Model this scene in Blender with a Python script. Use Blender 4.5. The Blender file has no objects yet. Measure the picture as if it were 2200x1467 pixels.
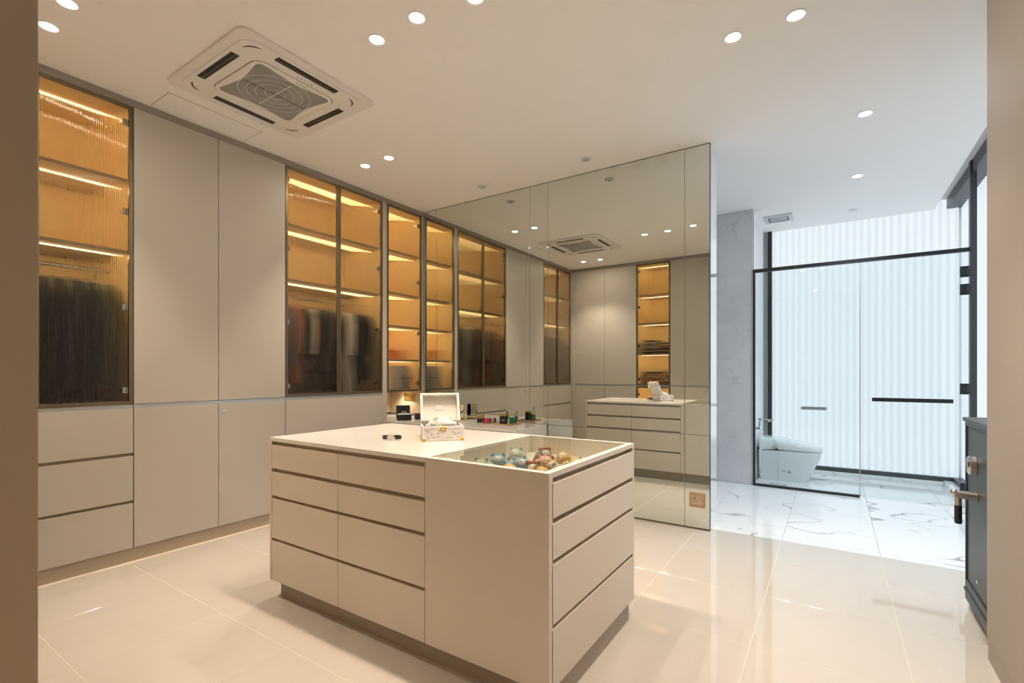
import bpy, bmesh, math, random
from mathutils import Vector, Matrix
random.seed(7)
PI = math.pi
SC = bpy.context.scene
COL = SC.collection

# ------------------------------------------------------------------ camera, world, exposure
CAMH = 1.28
FPX = 1047.4
cam_d = bpy.data.cameras.new('camera')
cam = bpy.data.objects.new('camera', cam_d); COL.objects.link(cam)
cam.location = (0, 0, CAMH)
cam.rotation_euler = (PI / 2, 0, math.atan(690 / FPX) - PI / 2)
cam_d.sensor_width = 36; cam_d.lens = FPX / 2200 * 36
cam_d.shift_y = 65 / 2200
cam_d.clip_start = 0.02
SC.camera = cam

W = bpy.data.worlds.new('world'); SC.world = W; W.use_nodes = True
W.node_tree.nodes['Background'].inputs[0].default_value = (0.75, 0.85, 1.0, 1)
W.node_tree.nodes['Background'].inputs[1].default_value = 0.6

WARM = (1.0, 0.83, 0.655)          # closet lamps
NEUT = (0.80, 0.91, 1.0)           # bathroom lamps
ENTRY_FILL = (1.0, 0.70, 0.42)          # warm colour of the unseen lamps added over the entry
SPOT_W = 60
BATH_W = 85
WIN_E = 0.86                       # daylight coming through the ribbed panels
LED_E = 230
LEDC = (1.0, 0.68, 0.28)
LENS_E = 230                       # lamp lenses
vs = SC.view_settings
vs.view_transform = 'Standard'; vs.look = 'None'; vs.gamma = 1; vs.exposure = 0.1
vs.use_curve_mapping = False
cy = SC.cycles
cy.use_denoising = True
cy.max_bounces = 10; cy.diffuse_bounces = 5; cy.glossy_bounces = 4
cy.transmission_bounces = 6; cy.transparent_max_bounces = 16
cy.use_adaptive_sampling = True; cy.adaptive_threshold = 0.14; cy.adaptive_min_samples = 12
cy.time_limit = 1080
cy.caustics_reflective = True; cy.caustics_refractive = True
cy.sample_clamp_indirect = 4.0
cy.blur_glossy = 0.5

# ------------------------------------------------------------------ materials
def new_mat(name):
    m = bpy.data.materials.new(name); m.use_nodes = True
    return m, m.node_tree.nodes, m.node_tree.links
def pm(name, col, rough=0.5, metal=0.0, var=0.04, scale=6.0, spec=0.5, bump=0.0, coat=0.0, sheen=0.0):
    m, N, L = new_mat(name)
    b = N['Principled BSDF']
    b.inputs['Roughness'].default_value = rough
    b.inputs['Metallic'].default_value = metal
    b.inputs['Specular IOR Level'].default_value = spec
    b.inputs['Coat Weight'].default_value = coat
    b.inputs['Sheen Weight'].default_value = sheen
    tc = N.new('ShaderNodeTexCoord')
    nz = N.new('ShaderNodeTexNoise'); nz.inputs['Scale'].default_value = scale; nz.inputs['Detail'].default_value = 3
    L.new(tc.outputs['Object'], nz.inputs['Vector'])
    mx = N.new('ShaderNodeMix'); mx.data_type = 'RGBA'
    mx.inputs[6].default_value = (*[c * (1 - var) for c in col], 1)
    mx.inputs[7].default_value = (*[min(1, c * (1 + var)) for c in col], 1)
    L.new(nz.outputs['Fac'], mx.inputs[0]); L.new(mx.outputs[2], b.inputs['Base Color'])
    if bump:
        bp = N.new('ShaderNodeBump'); bp.inputs['Strength'].default_value = bump; bp.inputs['Distance'].default_value = 0.004
        n2 = N.new('ShaderNodeTexNoise'); n2.inputs['Scale'].default_value = scale * 12
        L.new(tc.outputs['Object'], n2.inputs['Vector']); L.new(n2.outputs['Fac'], bp.inputs['Height']); L.new(bp.outputs[0], b.inputs['Normal'])
    return m
def emit_mat(name, col, strength):
    m, N, L = new_mat(name)
    b = N['Principled BSDF']; b.inputs['Base Color'].default_value = (.8, .8, .8, 1)
    b.inputs['Emission Color'].default_value = (*col, 1); b.inputs['Emission Strength'].default_value = strength
    return m
def clear_glass(name, tint=(0.95, 0.98, 0.98), ior=1.45, rmax=1.0):
    m, N, L = new_mat(name); N.remove(N['Principled BSDF']); out = N['Material Output']
    t = N.new('ShaderNodeBsdfTransparent'); t.inputs[0].default_value = (*tint, 1)
    g = N.new('ShaderNodeBsdfGlossy'); g.inputs['Roughness'].default_value = 0.0
    f = N.new('ShaderNodeFresnel'); f.inputs[0].default_value = ior
    # the sheet reflects on the side the ray enters and lets it out freely on the other
    ge = N.new('ShaderNodeNewGeometry'); iv = N.new('ShaderNodeMath'); iv.operation = 'SUBTRACT'; iv.inputs[0].default_value = 1.0; L.new(ge.outputs['Backfacing'], iv.inputs[1])
    mu = N.new('ShaderNodeMath'); mu.operation = 'MULTIPLY'; L.new(f.outputs[0], mu.inputs[0]); L.new(iv.outputs[0], mu.inputs[1])
    x = N.new('ShaderNodeMixShader'); L.new(mu.outputs[0], x.inputs[0]); L.new(t.outputs[0], x.inputs[1]); L.new(g.outputs[0], x.inputs[2])
    L.new(x.outputs[0], out.inputs[0])
    return m
def stone(name, base, vein, vein_scale, width, dark, rough, warp=1.2, stretch=(1, 1, 1), rot=0.0, cloud=0.04, spec=0.5):
    """white or grey stone with thin wandering veins; every slab gets its own piece of the pattern"""
    m, N, L = new_mat(name); b = N['Principled BSDF']
    b.inputs['Roughness'].default_value = rough; b.inputs['Specular IOR Level'].default_value = spec
    ge = N.new('ShaderNodeNewGeometry'); oi = N.new('ShaderNodeObjectInfo')
    mul = N.new('ShaderNodeMath'); mul.operation = 'MULTIPLY'; mul.inputs[1].default_value = 37.0
    L.new(oi.outputs['Random'], mul.inputs[0])
    add = N.new('ShaderNodeVectorMath'); add.operation = 'ADD'
    L.new(ge.outputs['Position'], add.inputs[0]); L.new(mul.outputs[0], add.inputs[1])
    mp = N.new('ShaderNodeMapping'); mp.inputs['Scale'].default_value = stretch; mp.inputs['Rotation'].default_value = (0, 0, rot)
    L.new(add.outputs[0], mp.inputs[0])
    wz = N.new('ShaderNodeTexNoise'); wz.inputs['Scale'].default_value = vein_scale * 1.7; wz.inputs['Detail'].default_value = 5
    L.new(mp.outputs[0], wz.inputs['Vector'])
    wm = N.new('ShaderNodeVectorMath'); wm.operation = 'SCALE'; wm.inputs['Scale'].default_value = warp / vein_scale * .3
    L.new(wz.outputs['Color'], wm.inputs[0])
    wa = N.new('ShaderNodeVectorMath'); wa.operation = 'ADD'; L.new(mp.outputs[0], wa.inputs[0]); L.new(wm.outputs[0], wa.inputs[1])
    nz = N.new('ShaderNodeTexNoise'); nz.inputs['Scale'].default_value = vein_scale; nz.inputs['Detail'].default_value = 2
    L.new(wa.outputs[0], nz.inputs['Vector'])
    sb = N.new('ShaderNodeMath'); sb.operation = 'SUBTRACT'; sb.inputs[1].default_value = .5; L.new(nz.outputs['Fac'], sb.inputs[0])
    ab = N.new('ShaderNodeMath'); ab.operation = 'ABSOLUTE'; L.new(sb.outputs[0], ab.inputs[0])
    mr = N.new('ShaderNodeMapRange'); mr.inputs['From Min'].default_value = 0; mr.inputs['From Max'].default_value = width
    mr.inputs['To Min'].default_value = 1; mr.inputs['To Max'].default_value = 0; L.new(ab.outputs[0], mr.inputs['Value'])
    # veins fade in and out along their run
    n3 = N.new('ShaderNodeTexNoise'); n3.inputs['Scale'].default_value = vein_scale * 1.1; n3.inputs['Detail'].default_value = 1
    L.new(add.outputs[0], n3.inputs['Vector'])
    r3 = N.new('ShaderNodeMapRange'); r3.inputs['From Min'].default_value = .40; r3.inputs['From Max'].default_value = .62; L.new(n3.outputs['Fac'], r3.inputs['Value'])
    vm = N.new('ShaderNodeMath'); vm.operation = 'MULTIPLY'; L.new(mr.outputs[0], vm.inputs[0]); L.new(r3.outputs[0], vm.inputs[1])
    vd = N.new('ShaderNodeMath'); vd.operation = 'MULTIPLY'; vd.inputs[1].default_value = dark; L.new(vm.outputs[0], vd.inputs[0])
    cl = N.new('ShaderNodeMix'); cl.data_type = 'RGBA'
    cl.inputs[6].default_value = (*[c * (1 - cloud) for c in base], 1); cl.inputs[7].default_value = (*[min(1, c * (1 + cloud)) for c in base], 1)
    L.new(wz.outputs['Fac'], cl.inputs[0])
    mx = N.new('ShaderNodeMix'); mx.data_type = 'RGBA'; mx.inputs[7].default_value = (*vein, 1)
    L.new(vd.outputs[0], mx.inputs[0]); L.new(cl.outputs[2], mx.inputs[6]); L.new(mx.outputs[2], b.inputs['Base Color'])
    return m

M = {}
CAB = (0.50, 0.465, 0.41)
M['cab'] = pm('cabinet_laminate', CAB, .42, var=.015, scale=3, spec=.35)
M['isl'] = pm('island_laminate_lit', (0.70, 0.63, 0.53), .42, var=.015, scale=3, spec=.35)  # wardrobe laminate lightened: the light on the island is painted into its colour
M['cab_dark'] = pm('channel_laminate', (0.46, 0.37, 0.25), .5, var=.02)
M['inner'] = pm('inner_laminate', (0.58, 0.46, 0.30), .55, var=.03)
M['shelf'] = pm('shelf_laminate', (0.52, 0.45, 0.37), .5, var=.02)
M['trimgrey'] = pm('top_filler', (0.33, 0.29, 0.25), .6, var=.02)
M['kick'] = pm('plinth_laminate', (0.40, 0.335, 0.26), .5, var=.02)
M['alu'] = pm('aluminium_profile', (0.50, 0.51, 0.51), .35, metal=.7, var=.02)
M['bronze'] = pm('bronze_frame', (0.20, 0.155, 0.105), .38, metal=.75, var=.03)
M['ceil'] = pm('ceiling_paint', (0.90, 0.895, 0.885), .75, var=.008, scale=2, spec=.2)
M['white'] = pm('white_paint', (0.82, 0.825, 0.83), .5, var=.01)
M['gloss_white'] = pm('glossy_white_panel', (0.80, 0.83, 0.85), .06, var=.01, spec=.8, coat=1.0)
M['rwall'] = pm('tall_panel_laminate', (0.385, 0.35, 0.305), .65, var=.02, scale=1.5, spec=.2)
M['endp'] = pm('end_panel_laminate', (0.36, 0.285, 0.205), .6, var=.02, scale=1.5, spec=.2)
M['top'] = pm('quartz_top', (0.80, 0.77, 0.725), .16, var=.012, scale=14, spec=.5)
M['tile'] = stone('cream_tile', (0.575, 0.535, 0.48), (0.60, 0.53, 0.45), 2.2, .05, .35, .05, stretch=(.55, 2.2, 1), cloud=.035, spec=1.0)
M['grout'] = pm('tile_grout', (0.76, 0.68, 0.53), .5, var=.03)
M['marble'] = stone('white_marble', (0.82, 0.825, 0.83), (0.20, 0.21, 0.23), 1.35, .010, .95, .12, warp=1.5, stretch=(1.25, .8, 1), rot=.35, cloud=.03)
M['counter_marble'] = stone('counter_marble', (0.74, 0.73, 0.715), (0.32, 0.34, 0.37), 2.0, .014, .6, .12, warp=1.2, stretch=(1, .7, 1), rot=.5, cloud=.02)
M['grey_tile'] = stone('grey_tile', (0.60, 0.61, 0.625), (0.38, 0.385, 0.39), 2.3, .012, .55, .3, warp=1.6, cloud=.12)
M['dark_grout'] = pm('grey_grout', (0.33, 0.33, 0.34), .7)
M['light_grout'] = pm('light_grout', (0.62, 0.63, 0.64), .7)
M['mirror'] = None
M['black'] = pm('black_metal', (0.018, 0.021, 0.026), .35, metal=.2, var=.05)
M['darkgrey'] = pm('grey_metal', (0.060, 0.066, 0.076), .4, metal=.3, var=.03)
M['safe'] = pm('safe_enamel', (0.050, 0.055, 0.060), .42, metal=.15, var=.03, scale=4)
M['chrome'] = pm('chrome', (0.80, 0.80, 0.80), .12, metal=1.0, var=.01)
M['steel'] = pm('brushed_steel', (0.62, 0.58, 0.53), .28, metal=1.0, var=.03)
M['gold'] = pm('brass', (0.72, 0.46, 0.12), .28, metal=.9, var=.04)
M['goldplate'] = pm('gold_switch_plate', (0.52, 0.37, 0.21), .4, metal=.35, var=.02)
M['goldplate2'] = pm('gold_switch_plate_inner', (0.58, 0.44, 0.29), .42, metal=.25, var=.02)
M['hole'] = pm('dark_hole', (0.02, 0.014, 0.01), .8)
M['porcelain'] = pm('porcelain', (0.80, 0.83, 0.85), .10, var=.006, coat=.5)
M['ac'] = pm('ac_plastic', (0.80, 0.78, 0.755), .45, var=.008)
M['ac_grille'] = pm('ac_grille_plastic', (0.45, 0.435, 0.42), .5, var=.01)
M['ac_dark'] = pm('ac_slot', (0.02, 0.02, 0.018), .5)
M['mesh_dark'] = pm('filter_mesh', (0.15, 0.145, 0.14), .7)
M['glass'] = clear_glass('clear_glass')
M['glass_top'] = clear_glass('clear_glass_top', (0.93, 0.95, 0.93), 1.5)
M['acrylic'] = clear_glass('acrylic', (0.97, 0.95, 0.93), 1.45)
M['ink'] = pm('printed_ink', (0.035, 0.04, 0.045), .5)
M['inkbrown'] = pm('printed_brown', (0.16, 0.12, 0.08), .5)
M['plate_grey'] = pm('vent_grey', (0.36, 0.38, 0.39), .45, var=.01)
M['vent_white'] = pm('vent_frame', (0.58, 0.60, 0.61), .45, var=.01)
M['lens'] = emit_mat('lamp_lens', WARM, LENS_E)
M['lens_cool'] = emit_mat('lamp_lens_cool', NEUT, LENS_E * 2.0)
M['lens_small'] = emit_mat('niche_lens', WARM, 30)
M['led'] = emit_mat('led_strip', LEDC, LED_E)

def mirror_mat():
    m, N, L = new_mat('silver_mirror'); N.remove(N['Principled BSDF'])
    g = N.new('ShaderNodeBsdfGlossy'); g.inputs['Color'].default_value = (0.735, 0.765, 0.73, 1); g.inputs['Roughness'].default_value = 0.0
    L.new(g.outputs[0], N['Material Output'].inputs[0]); return m
M['mirror'] = mirror_mat()
def fluted_mat():
    m, N, L = new_mat('fluted_glass'); N.remove(N['Principled BSDF'])
    g = N.new('ShaderNodeBsdfGlass'); g.inputs['Color'].default_value = (0.90, 0.87, 0.82, 1); g.inputs['Roughness'].default_value = .035; g.inputs['IOR'].default_value = 1.45
    L.new(g.outputs[0], N['Material Output'].inputs[0]); return m
M['fluted'] = fluted_mat()
def window_mat(axis):
    """translucent ribbed sheet lit by the daylight behind it; the ribs pass a little less light"""
    m, N, L = new_mat('daylit_ribbed_sheet_' + axis); b = N['Principled BSDF']
    b.inputs['Base Color'].default_value = (.10, .11, .12, 1); b.inputs['Roughness'].default_value = .25
    tc = N.new('ShaderNodeNewGeometry'); wv = N.new('ShaderNodeTexWave'); wv.bands_direction = axis
    wv.inputs['Scale'].default_value = 2 * PI / 20 / 0.072; wv.inputs['Distortion'].default_value = 0
    L.new(tc.outputs['Position'], wv.inputs['Vector'])
    mr = N.new('ShaderNodeMapRange'); mr.inputs['To Min'].default_value = .86; mr.inputs['To Max'].default_value = 1.0
    L.new(wv.outputs['Fac'], mr.inputs['Value'])
    mu = N.new('ShaderNodeMath'); mu.operation = 'MULTIPLY'; mu.inputs[1].default_value = WIN_E; L.new(mr.outputs[0], mu.inputs[0])
    b.inputs['Emission Color'].default_value = (0.86, 0.935, 1.0, 1); L.new(mu.outputs[0], b.inputs['Emission Strength'])
    return m
M['win_y'] = window_mat('Y'); M['win_x'] = window_mat('X')
def toile_mat():
    m, N, L = new_mat('toile_canvas'); b = N['Principled BSDF']; b.inputs['Roughness'].default_value = .6
    tc = N.new('ShaderNodeTexCoord'); nz = N.new('ShaderNodeTexNoise'); nz.inputs['Scale'].default_value = 36; nz.inputs['Detail'].default_value = 3; nz.inputs['Distortion'].default_value = 1.0
    L.new(tc.outputs['Object'], nz.inputs['Vector'])
    sb = N.new('ShaderNodeMath'); sb.operation = 'SUBTRACT'; sb.inputs[1].default_value = .5; L.new(nz.outputs['Fac'], sb.inputs[0])
    ab = N.new('ShaderNodeMath'); ab.operation = 'ABSOLUTE'; L.new(sb.outputs[0], ab.inputs[0])
    mr = N.new('ShaderNodeMapRange'); mr.inputs['From Max'].default_value = .045; mr.inputs['To Min'].default_value = .85; mr.inputs['To Max'].default_value = 0; L.new(ab.outputs[0], mr.inputs['Value'])
    mx = N.new('ShaderNodeMix'); mx.data_type = 'RGBA'; mx.inputs[6].default_value = (.84, .80, .73, 1); mx.inputs[7].default_value = (.16, .20, .32, 1)
    L.new(mr.outputs[0], mx.inputs[0]); L.new(mx.outputs[2], b.inputs['Base Color']); return m
M['toile'] = toile_mat()
M['ivory'] = pm('ivory_lining', (0.80, 0.75, 0.68), .7, var=.02)
M['whiteleather'] = pm('white_leather', (0.86, 0.84, 0.80), .5, var=.02)
_cc = {}
def colmat(col, rough=.8, kind='cloth', **k):
    key = (tuple(round(c, 3) for c in col), rough, kind)
    if key not in _cc: _cc[key] = pm(kind, col, rough, var=.08, scale=20, **k)
    return _cc[key]

# ------------------------------------------------------------------ mesh helpers
class MB:
    def __init__(s): s.v = []; s.f = []
    def add(s, vs_, fs_):
        o = len(s.v); s.v += [tuple(v) for v in vs_]; s.f += [tuple(i + o for i in f) for f in fs_]; return s
    def box(s, x0, x1, y0, y1, z0, z1, c=0.0):
        if c <= 0:
            v = [(x, y, z) for z in (z0, z1) for y in (y0, y1) for x in (x0, x1)]
            return s.add(v, [(0, 2, 3, 1), (4, 5, 7, 6), (0, 1, 5, 4), (2, 6, 7, 3), (0, 4, 6, 2), (1, 3, 7, 5)])
        bm = bmesh.new(); bmesh.ops.create_cube(bm, size=1)
        for v in bm.verts:
            v.co = ((x0 + x1) / 2 + v.co.x * (x1 - x0), (y0 + y1) / 2 + v.co.y * (y1 - y0), (z0 + z1) / 2 + v.co.z * (z1 - z0))
        bmesh.ops.bevel(bm, geom=bm.edges[:], offset=c, segments=1, affect='EDGES')
        bm.verts.index_update()
        s.add([v.co.copy() for v in bm.verts], [[v.index for v in f.verts] for f in bm.faces]); bm.free(); return s
    def prism(s, poly, a, b, axis='z'):
        """extrude a closed 2-D polygon between a and b along an axis"""
        def P(p, t):
            if axis == 'z': return (p[0], p[1], t)
            if axis == 'y': return (p[0], t, p[1])
            return (t, p[0], p[1])
        n = len(poly); v = [P(p, a) for p in poly] + [P(p, b) for p in poly]
        f = [tuple(range(n))[::-1], tuple(range(n, 2 * n))] + [(i, (i + 1) % n, n + (i + 1) % n, n + i) for i in range(n)]
        return s.add(v, f)
    def ring(s, outer, inner, a, b, axis='z'):
        """flat frame between two outlines of equal length, extruded"""
        def P(p, t):
            if axis == 'z': return (p[0], p[1], t)
            if axis == 'y': return (p[0], t, p[1])
            return (t, p[0], p[1])
        n = len(outer)
        v = [P(p, a) for p in outer] + [P(p, b) for p in outer] + [P(p, a) for p in inner] + [P(p, b) for p in inner]
        f = []
        for i in range(n):
            j = (i + 1) % n
            f += [(i, j, n + j, n + i), (2 * n + j, 2 * n + i, 3 * n + i, 3 * n + j), (i, 2 * n + i, 2 * n + j, j), (n + i, n + j, 3 * n + j, 3 * n + i)]
        return s.add(v, f)
    def lathe(s, prof, cx=0, cy=0, cz=0, n=24, axis='z', cap=True):
        o = len(s.v)
        for r, t in prof:
            for k in range(n):
                a = 2 * PI * k / n; p, q = r * math.cos(a), r * math.sin(a)
                s.v.append((cx + p, cy + q, cz + t) if axis == 'z' else (cx + p, cy + t, cz + q) if axis == 'y' else (cx + t, cy + p, cz + q))
        for i in range(len(prof) - 1):
            for k in range(n):
                j = (k + 1) % n
                s.f.append((o + i * n + k, o + i * n + j, o + (i + 1) * n + j, o + (i + 1) * n + k))
        if cap:
            s.f.append(tuple(o + k for k in range(n))[::-1]); e = o + (len(prof) - 1) * n; s.f.append(tuple(e + k for k in range(n)))
        return s
    def tube(s, pts, r, n=8, closed=False):
        pts = [Vector(p) for p in pts]; m = len(pts); o = len(s.v)
        for i, p in enumerate(pts):
            if closed: t = pts[(i + 1) % m] - pts[i - 1]
            else: t = pts[min(i + 1, m - 1)] - pts[max(i - 1, 0)]
            t.normalize(); up = Vector((0, 0, 1)) if abs(t.z) < .95 else Vector((1, 0, 0))
            a = t.cross(up).normalized(); b = a.cross(t)
            rr = r[i] if isinstance(r, (list, tuple)) else r
            for k in range(n):
                g = 2 * PI * k / n; s.v.append(tuple(p + a * (rr * math.cos(g)) + b * (rr * math.sin(g))))
        for i in range(m if closed else m - 1):
            for k in range(n):
                j = (k + 1) % n; i2 = (i + 1) % m
                s.f.append((o + i * n + k, o + i * n + j, o + i2 * n + j, o + i2 * n + k))
        if not closed:
            s.f.append(tuple(o + k for k in range(n))[::-1]); e = o + (m - 1) * n; s.f.append(tuple(e + k for k in range(n)))
        return s
    def ell(s, c, r, nu=16, nv=10, jit=0.0, rnd=None):
        o = len(s.v)
        s.v.append((c[0], c[1], c[2] + r[2]))
        for i in range(1, nv):
            th = PI * i / nv
            for k in range(nu):
                a = 2 * PI * k / nu; q = 1 + (rnd.uniform(-jit, jit) if rnd else 0)
                s.v.append((c[0] + q * r[0] * math.sin(th) * math.cos(a), c[1] + q * r[1] * math.sin(th) * math.sin(a), c[2] + q * r[2] * math.cos(th)))
        s.v.append((c[0], c[1], c[2] - r[2])); e = len(s.v) - 1
        for k in range(nu): s.f.append((o, o + 1 + k, o + 1 + (k + 1) % nu))
        for i in range(nv - 2):
            for k in range(nu):
                j = (k + 1) % nu; a = o + 1 + i * nu
                s.f.append((a + k, a + nu + k, a + nu + j, a + j))
        a = o + 1 + (nv - 2) * nu
        for k in range(nu): s.f.append((a + k, e, a + (k + 1) % nu))
        return s
    def loft(s, rings, cap=True):
        o = len(s.v); n = len(rings[0])
        for r in rings: s.v += [tuple(p) for p in r]
        for i in range(len(rings) - 1):
            for k in range(n):
                j = (k + 1) % n; s.f.append((o + i * n + k, o + i * n + j, o + (i + 1) * n + j, o + (i + 1) * n + k))
        if cap:
            s.f.append(tuple(o + k for k in range(n))[::-1]); e = o + (len(rings) - 1) * n; s.f.append(tuple(e + k for k in range(n)))
        return s
    def mesh(s, name, smooth=False, angle=35):
        me = bpy.data.meshes.new(name); me.from_pydata(s.v, [], s.f)
        bm = bmesh.new(); bm.from_mesh(me); bmesh.ops.recalc_face_normals(bm, faces=bm.faces[:]); bm.to_mesh(me); bm.free()
        if smooth:
            me.polygons.foreach_set('use_smooth', [True] * len(me.polygons)); me.set_sharp_from_angle(angle=math.radians(angle))
        me.update(); return me
    def build(s, name, mat, parent=None, loc=(0, 0, 0), rot=(0, 0, 0), smooth=False, angle=35):
        return link(name, s.mesh(name, smooth, angle), mat, parent, loc, rot)
def link(name, me, mat, parent=None, loc=(0, 0, 0), rot=(0, 0, 0)):
    o = bpy.data.objects.new(name, me); COL.objects.link(o)
    if mat is not None and not me.materials: me.materials.append(mat)
    o.parent = parent; o.location = loc; o.rotation_euler = rot
    return o
def tag(o, label=None, cat=None, group=None, kind=None):
    if label: o['label'] = label
    if cat: o['category'] = cat
    if group: o['group'] = group
    if kind: o['kind'] = kind
    return o
def thing(name, label, cat, loc=(0, 0, 0), rz=0.0, group=None):
    o = bpy.data.objects.new(name, None); COL.objects.link(o); o.empty_display_size = .05
    o.location = loc; o.rotation_euler = (0, 0, rz)
    return tag(o, label, cat, group)
def struct(name, mb, mat, label=None, **k):
    o = mb.build(name, mat, **k); tag(o, label, None, None, 'structure'); return o
def rrect(x0, x1, y0, y1, r, n=6):
    p = []
    for cx, cy_, a0 in ((x1 - r, y1 - r, 0), (x0 + r, y1 - r, PI / 2), (x0 + r, y0 + r, PI), (x1 - r, y0 + r, 3 * PI / 2)):
        for k in range(n + 1):
            a = a0 + PI / 2 * k / n; p.append((cx + r * math.cos(a), cy_ + r * math.sin(a)))
    return p
def text_mesh(name, body, size, mat, parent, loc, rot, align='CENTER'):
    cu = bpy.data.curves.new(name, 'FONT'); cu.body = body; cu.size = size; cu.align_x = align; cu.align_y = 'CENTER'; cu.extrude = .0004
    t = bpy.data.objects.new(name, cu); COL.objects.link(t)
    dg = bpy.context.evaluated_depsgraph_get(); me = bpy.data.meshes.new_from_object(t.evaluated_get(dg))
    COL.objects.unlink(t); bpy.data.objects.remove(t); bpy.data.curves.remove(cu)
    return link(name, me, mat, parent, loc, rot)

# ------------------------------------------------------------------ room dimensions
CE = 3.12          # ceiling height
YL = 3.95          # fronts of the left wall cabinets
XB = 0.31          # fronts of the back wall cabinets
XM = 4.14          # mirror face
XT = 6.10          # grey tile wall / glass partition
XW = 7.25          # rear daylight window
YR = -0.573        # tall panel on the right
YE = 1.405         # end of the back wall cabinets
YW = -1.17         # side daylight window

# ------------------------------------------------------------------ structure
fl = struct('floor', MB().box(-1.6, 4.215, -1.35, 4.62, -.12, -.0009), M['grout'], 'cream grout bed under the polished floor tiles')
fb = MB().box(4.2155, 7.45, -1.35, 2.75, -.12, -.0009).build('floor_base', M['dark_grout'], fl)
tag(fb, 'grey grout bed under the marble tiles')
# cream tiles, 60 x 60
gx = [.115 + .6 * k for k in range(-3, 7)] + [4.215]
gy = [-1.2] + [-.875 + .6 * k for k in range(0, 9)]
tcache = {}
def tile(x0, x1, y0, y1, mat, name, gap, key):
    w, d = round(x1 - x0 - gap, 4), round(y1 - y0 - gap, 4)
    if w < .02 or d < .02: return
    k = (w, d, key)
    if k not in tcache:
        tcache[k] = MB().box(-w / 2, w / 2, -d / 2, d / 2, -.008, 0, .0008).mesh(name); tcache[k].materials.append(mat)
    return link(name, tcache[k], None, fl, ((x0 + x1) / 2, (y0 + y1) / 2, 0))
for i in range(len(gx) - 1):
    for j in range(len(gy) - 1):
        tile(gx[i], gx[i + 1], gy[j], gy[j + 1], M['tile'], 'floor_tile', .0027, 'c')
# white marble tiles
mx_ = [4.216, 4.312, XT]
my_ = [-1.2, -.875, -.275, .325, .925, 1.525, 2.125, 2.7]
for i in range(2):
    for j in range(len(my_) - 1):
        if mx_[i] < 4.3 and my_[j] > .8: continue
        tile(mx_[i] if my_[j] < .8 else max(mx_[i], 4.39), mx_[i + 1], my_[j], my_[j + 1], M['marble'], 'marble_tile', .0028, 'm')
for j in range(len(my_) - 1):
    if my_[j] > .7: continue
    tile(XT, XW, my_[j], min(my_[j + 1], .76), M['marble'], 'marble_tile', .0028, 'm')

# ceiling, with a pocket along the side window
cb = MB()
cb.box(-1.6, 4.3, -1.35, 4.62, CE, CE + .25)
cb.box(4.3, 7.45, -.96, 2.75, CE, CE + .25)
cb.box(4.3, 7.45, -1.35, -.96, CE + .11, CE + .25)
ceil = struct('ceiling', cb, M['ceil'], 'smooth white ceiling with a curtain pocket along the window')
hb = MB().box(1.44, 2.065, 3.66, 3.925, CE - .002, CE, .0008)
hatch = tag(hb.build('access_hatch', M['ceil']), 'white ceiling access hatch between air conditioner and wardrobes', 'hatch')
gb = MB()
for a in ((1.436, 2.069, 3.656, 3.659), (1.436, 2.069, 3.926, 3.929), (1.436, 1.439, 3.656, 3.929), (2.066, 2.069, 3.656, 3.929)): gb.box(a[0], a[1], a[2], a[3], CE - .0012, CE)
gb.build('shadow_gap', M['trimgrey'], hatch)
hatch.location = (0, 0, 0)

struct('wall_left', MB().box(-1.6, 4.39, 4.58, 4.68, 0, CE), M['white'], 'white wall behind the left wardrobes')
struct('wall_back', MB().box(-.42, -.31, YE, 4.58, 0, CE), M['white'], 'white wall behind the back wardrobes')
struct('wall_entry', MB().box(-1.7, -1.6, -1.35, YE + .1, 0, CE).box(-1.6, -.31, YE + .002, YE + .1, 0, CE), M['rwall'], 'beige wall of the entry passage')
rw = struct('wall_right', MB().box(-1.6, 2.982, -1.35, YR, .095, CE).box(-1.6, 2.982, -1.35, YR - .004, 0, .0935), M['rwall'], 'plain beige tall panel running along the right side')
struct('wall_safe_niche', MB().box(2.983, 3.62, -1.35, -1.19, 0, CE + .1), M['white'], 'white wall behind the safe')
struct('wall_partition', MB().box(XM + .012, 4.385, .829, 4.58, 0, CE), M['white'], 'white partition wall carrying the mirror')
struct('trim_1', MB().box(XM + .012, 4.392, .823, .829, .002, CE - .001), M['gloss_white'], 'glossy white end panel of the mirror wall')
gt = struct('wall_tiled', MB().box(XT + .0012, XT + .14, .768, 2.75, 0, CE), M['light_grout'], 'grey stone tiled wall beside the glass screen')
zt = [0, .40, .82, 1.419, 1.835, 2.251, 2.63, CE]
for a, b in zip(zt[:-1], zt[1:]):
    for y0, y1 in ((.765, 1.36), (1.36, 1.96), (1.96, 2.6)):
        w, h = y1 - y0 - .003, b - a - .003
        me = MB().box(-.006, -.004, -w / 2, w / 2, -h / 2, h / 2, .0006)
        me.build('wall_tile', M['grey_tile'], gt, (XT + .006, (y0 + y1) / 2, (a + b) / 2))
MB().box(XT - .002, XT + .012, .757, .7645, 0, CE).build('edge_trim', M['white'], gt)
struct('wall_toilet', MB().box(XT + .012, XW - .002, .768, .86, 0, CE), M['white'], 'white side wall behind the toilet')
struct('wall_passage', MB().box(4.385, XT + .14, 2.75, 2.85, 0, CE), M['white'], 'white end wall of the passage behind the mirror')
struct('wall_outer', MB().box(XW + .12, XW + .2, -1.45, .95, 0, CE + .3).box(3.5, XW + .2, -1.45, -1.36, 0, CE + .3), M['white'], 'outer shell behind the daylight panels')

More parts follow.
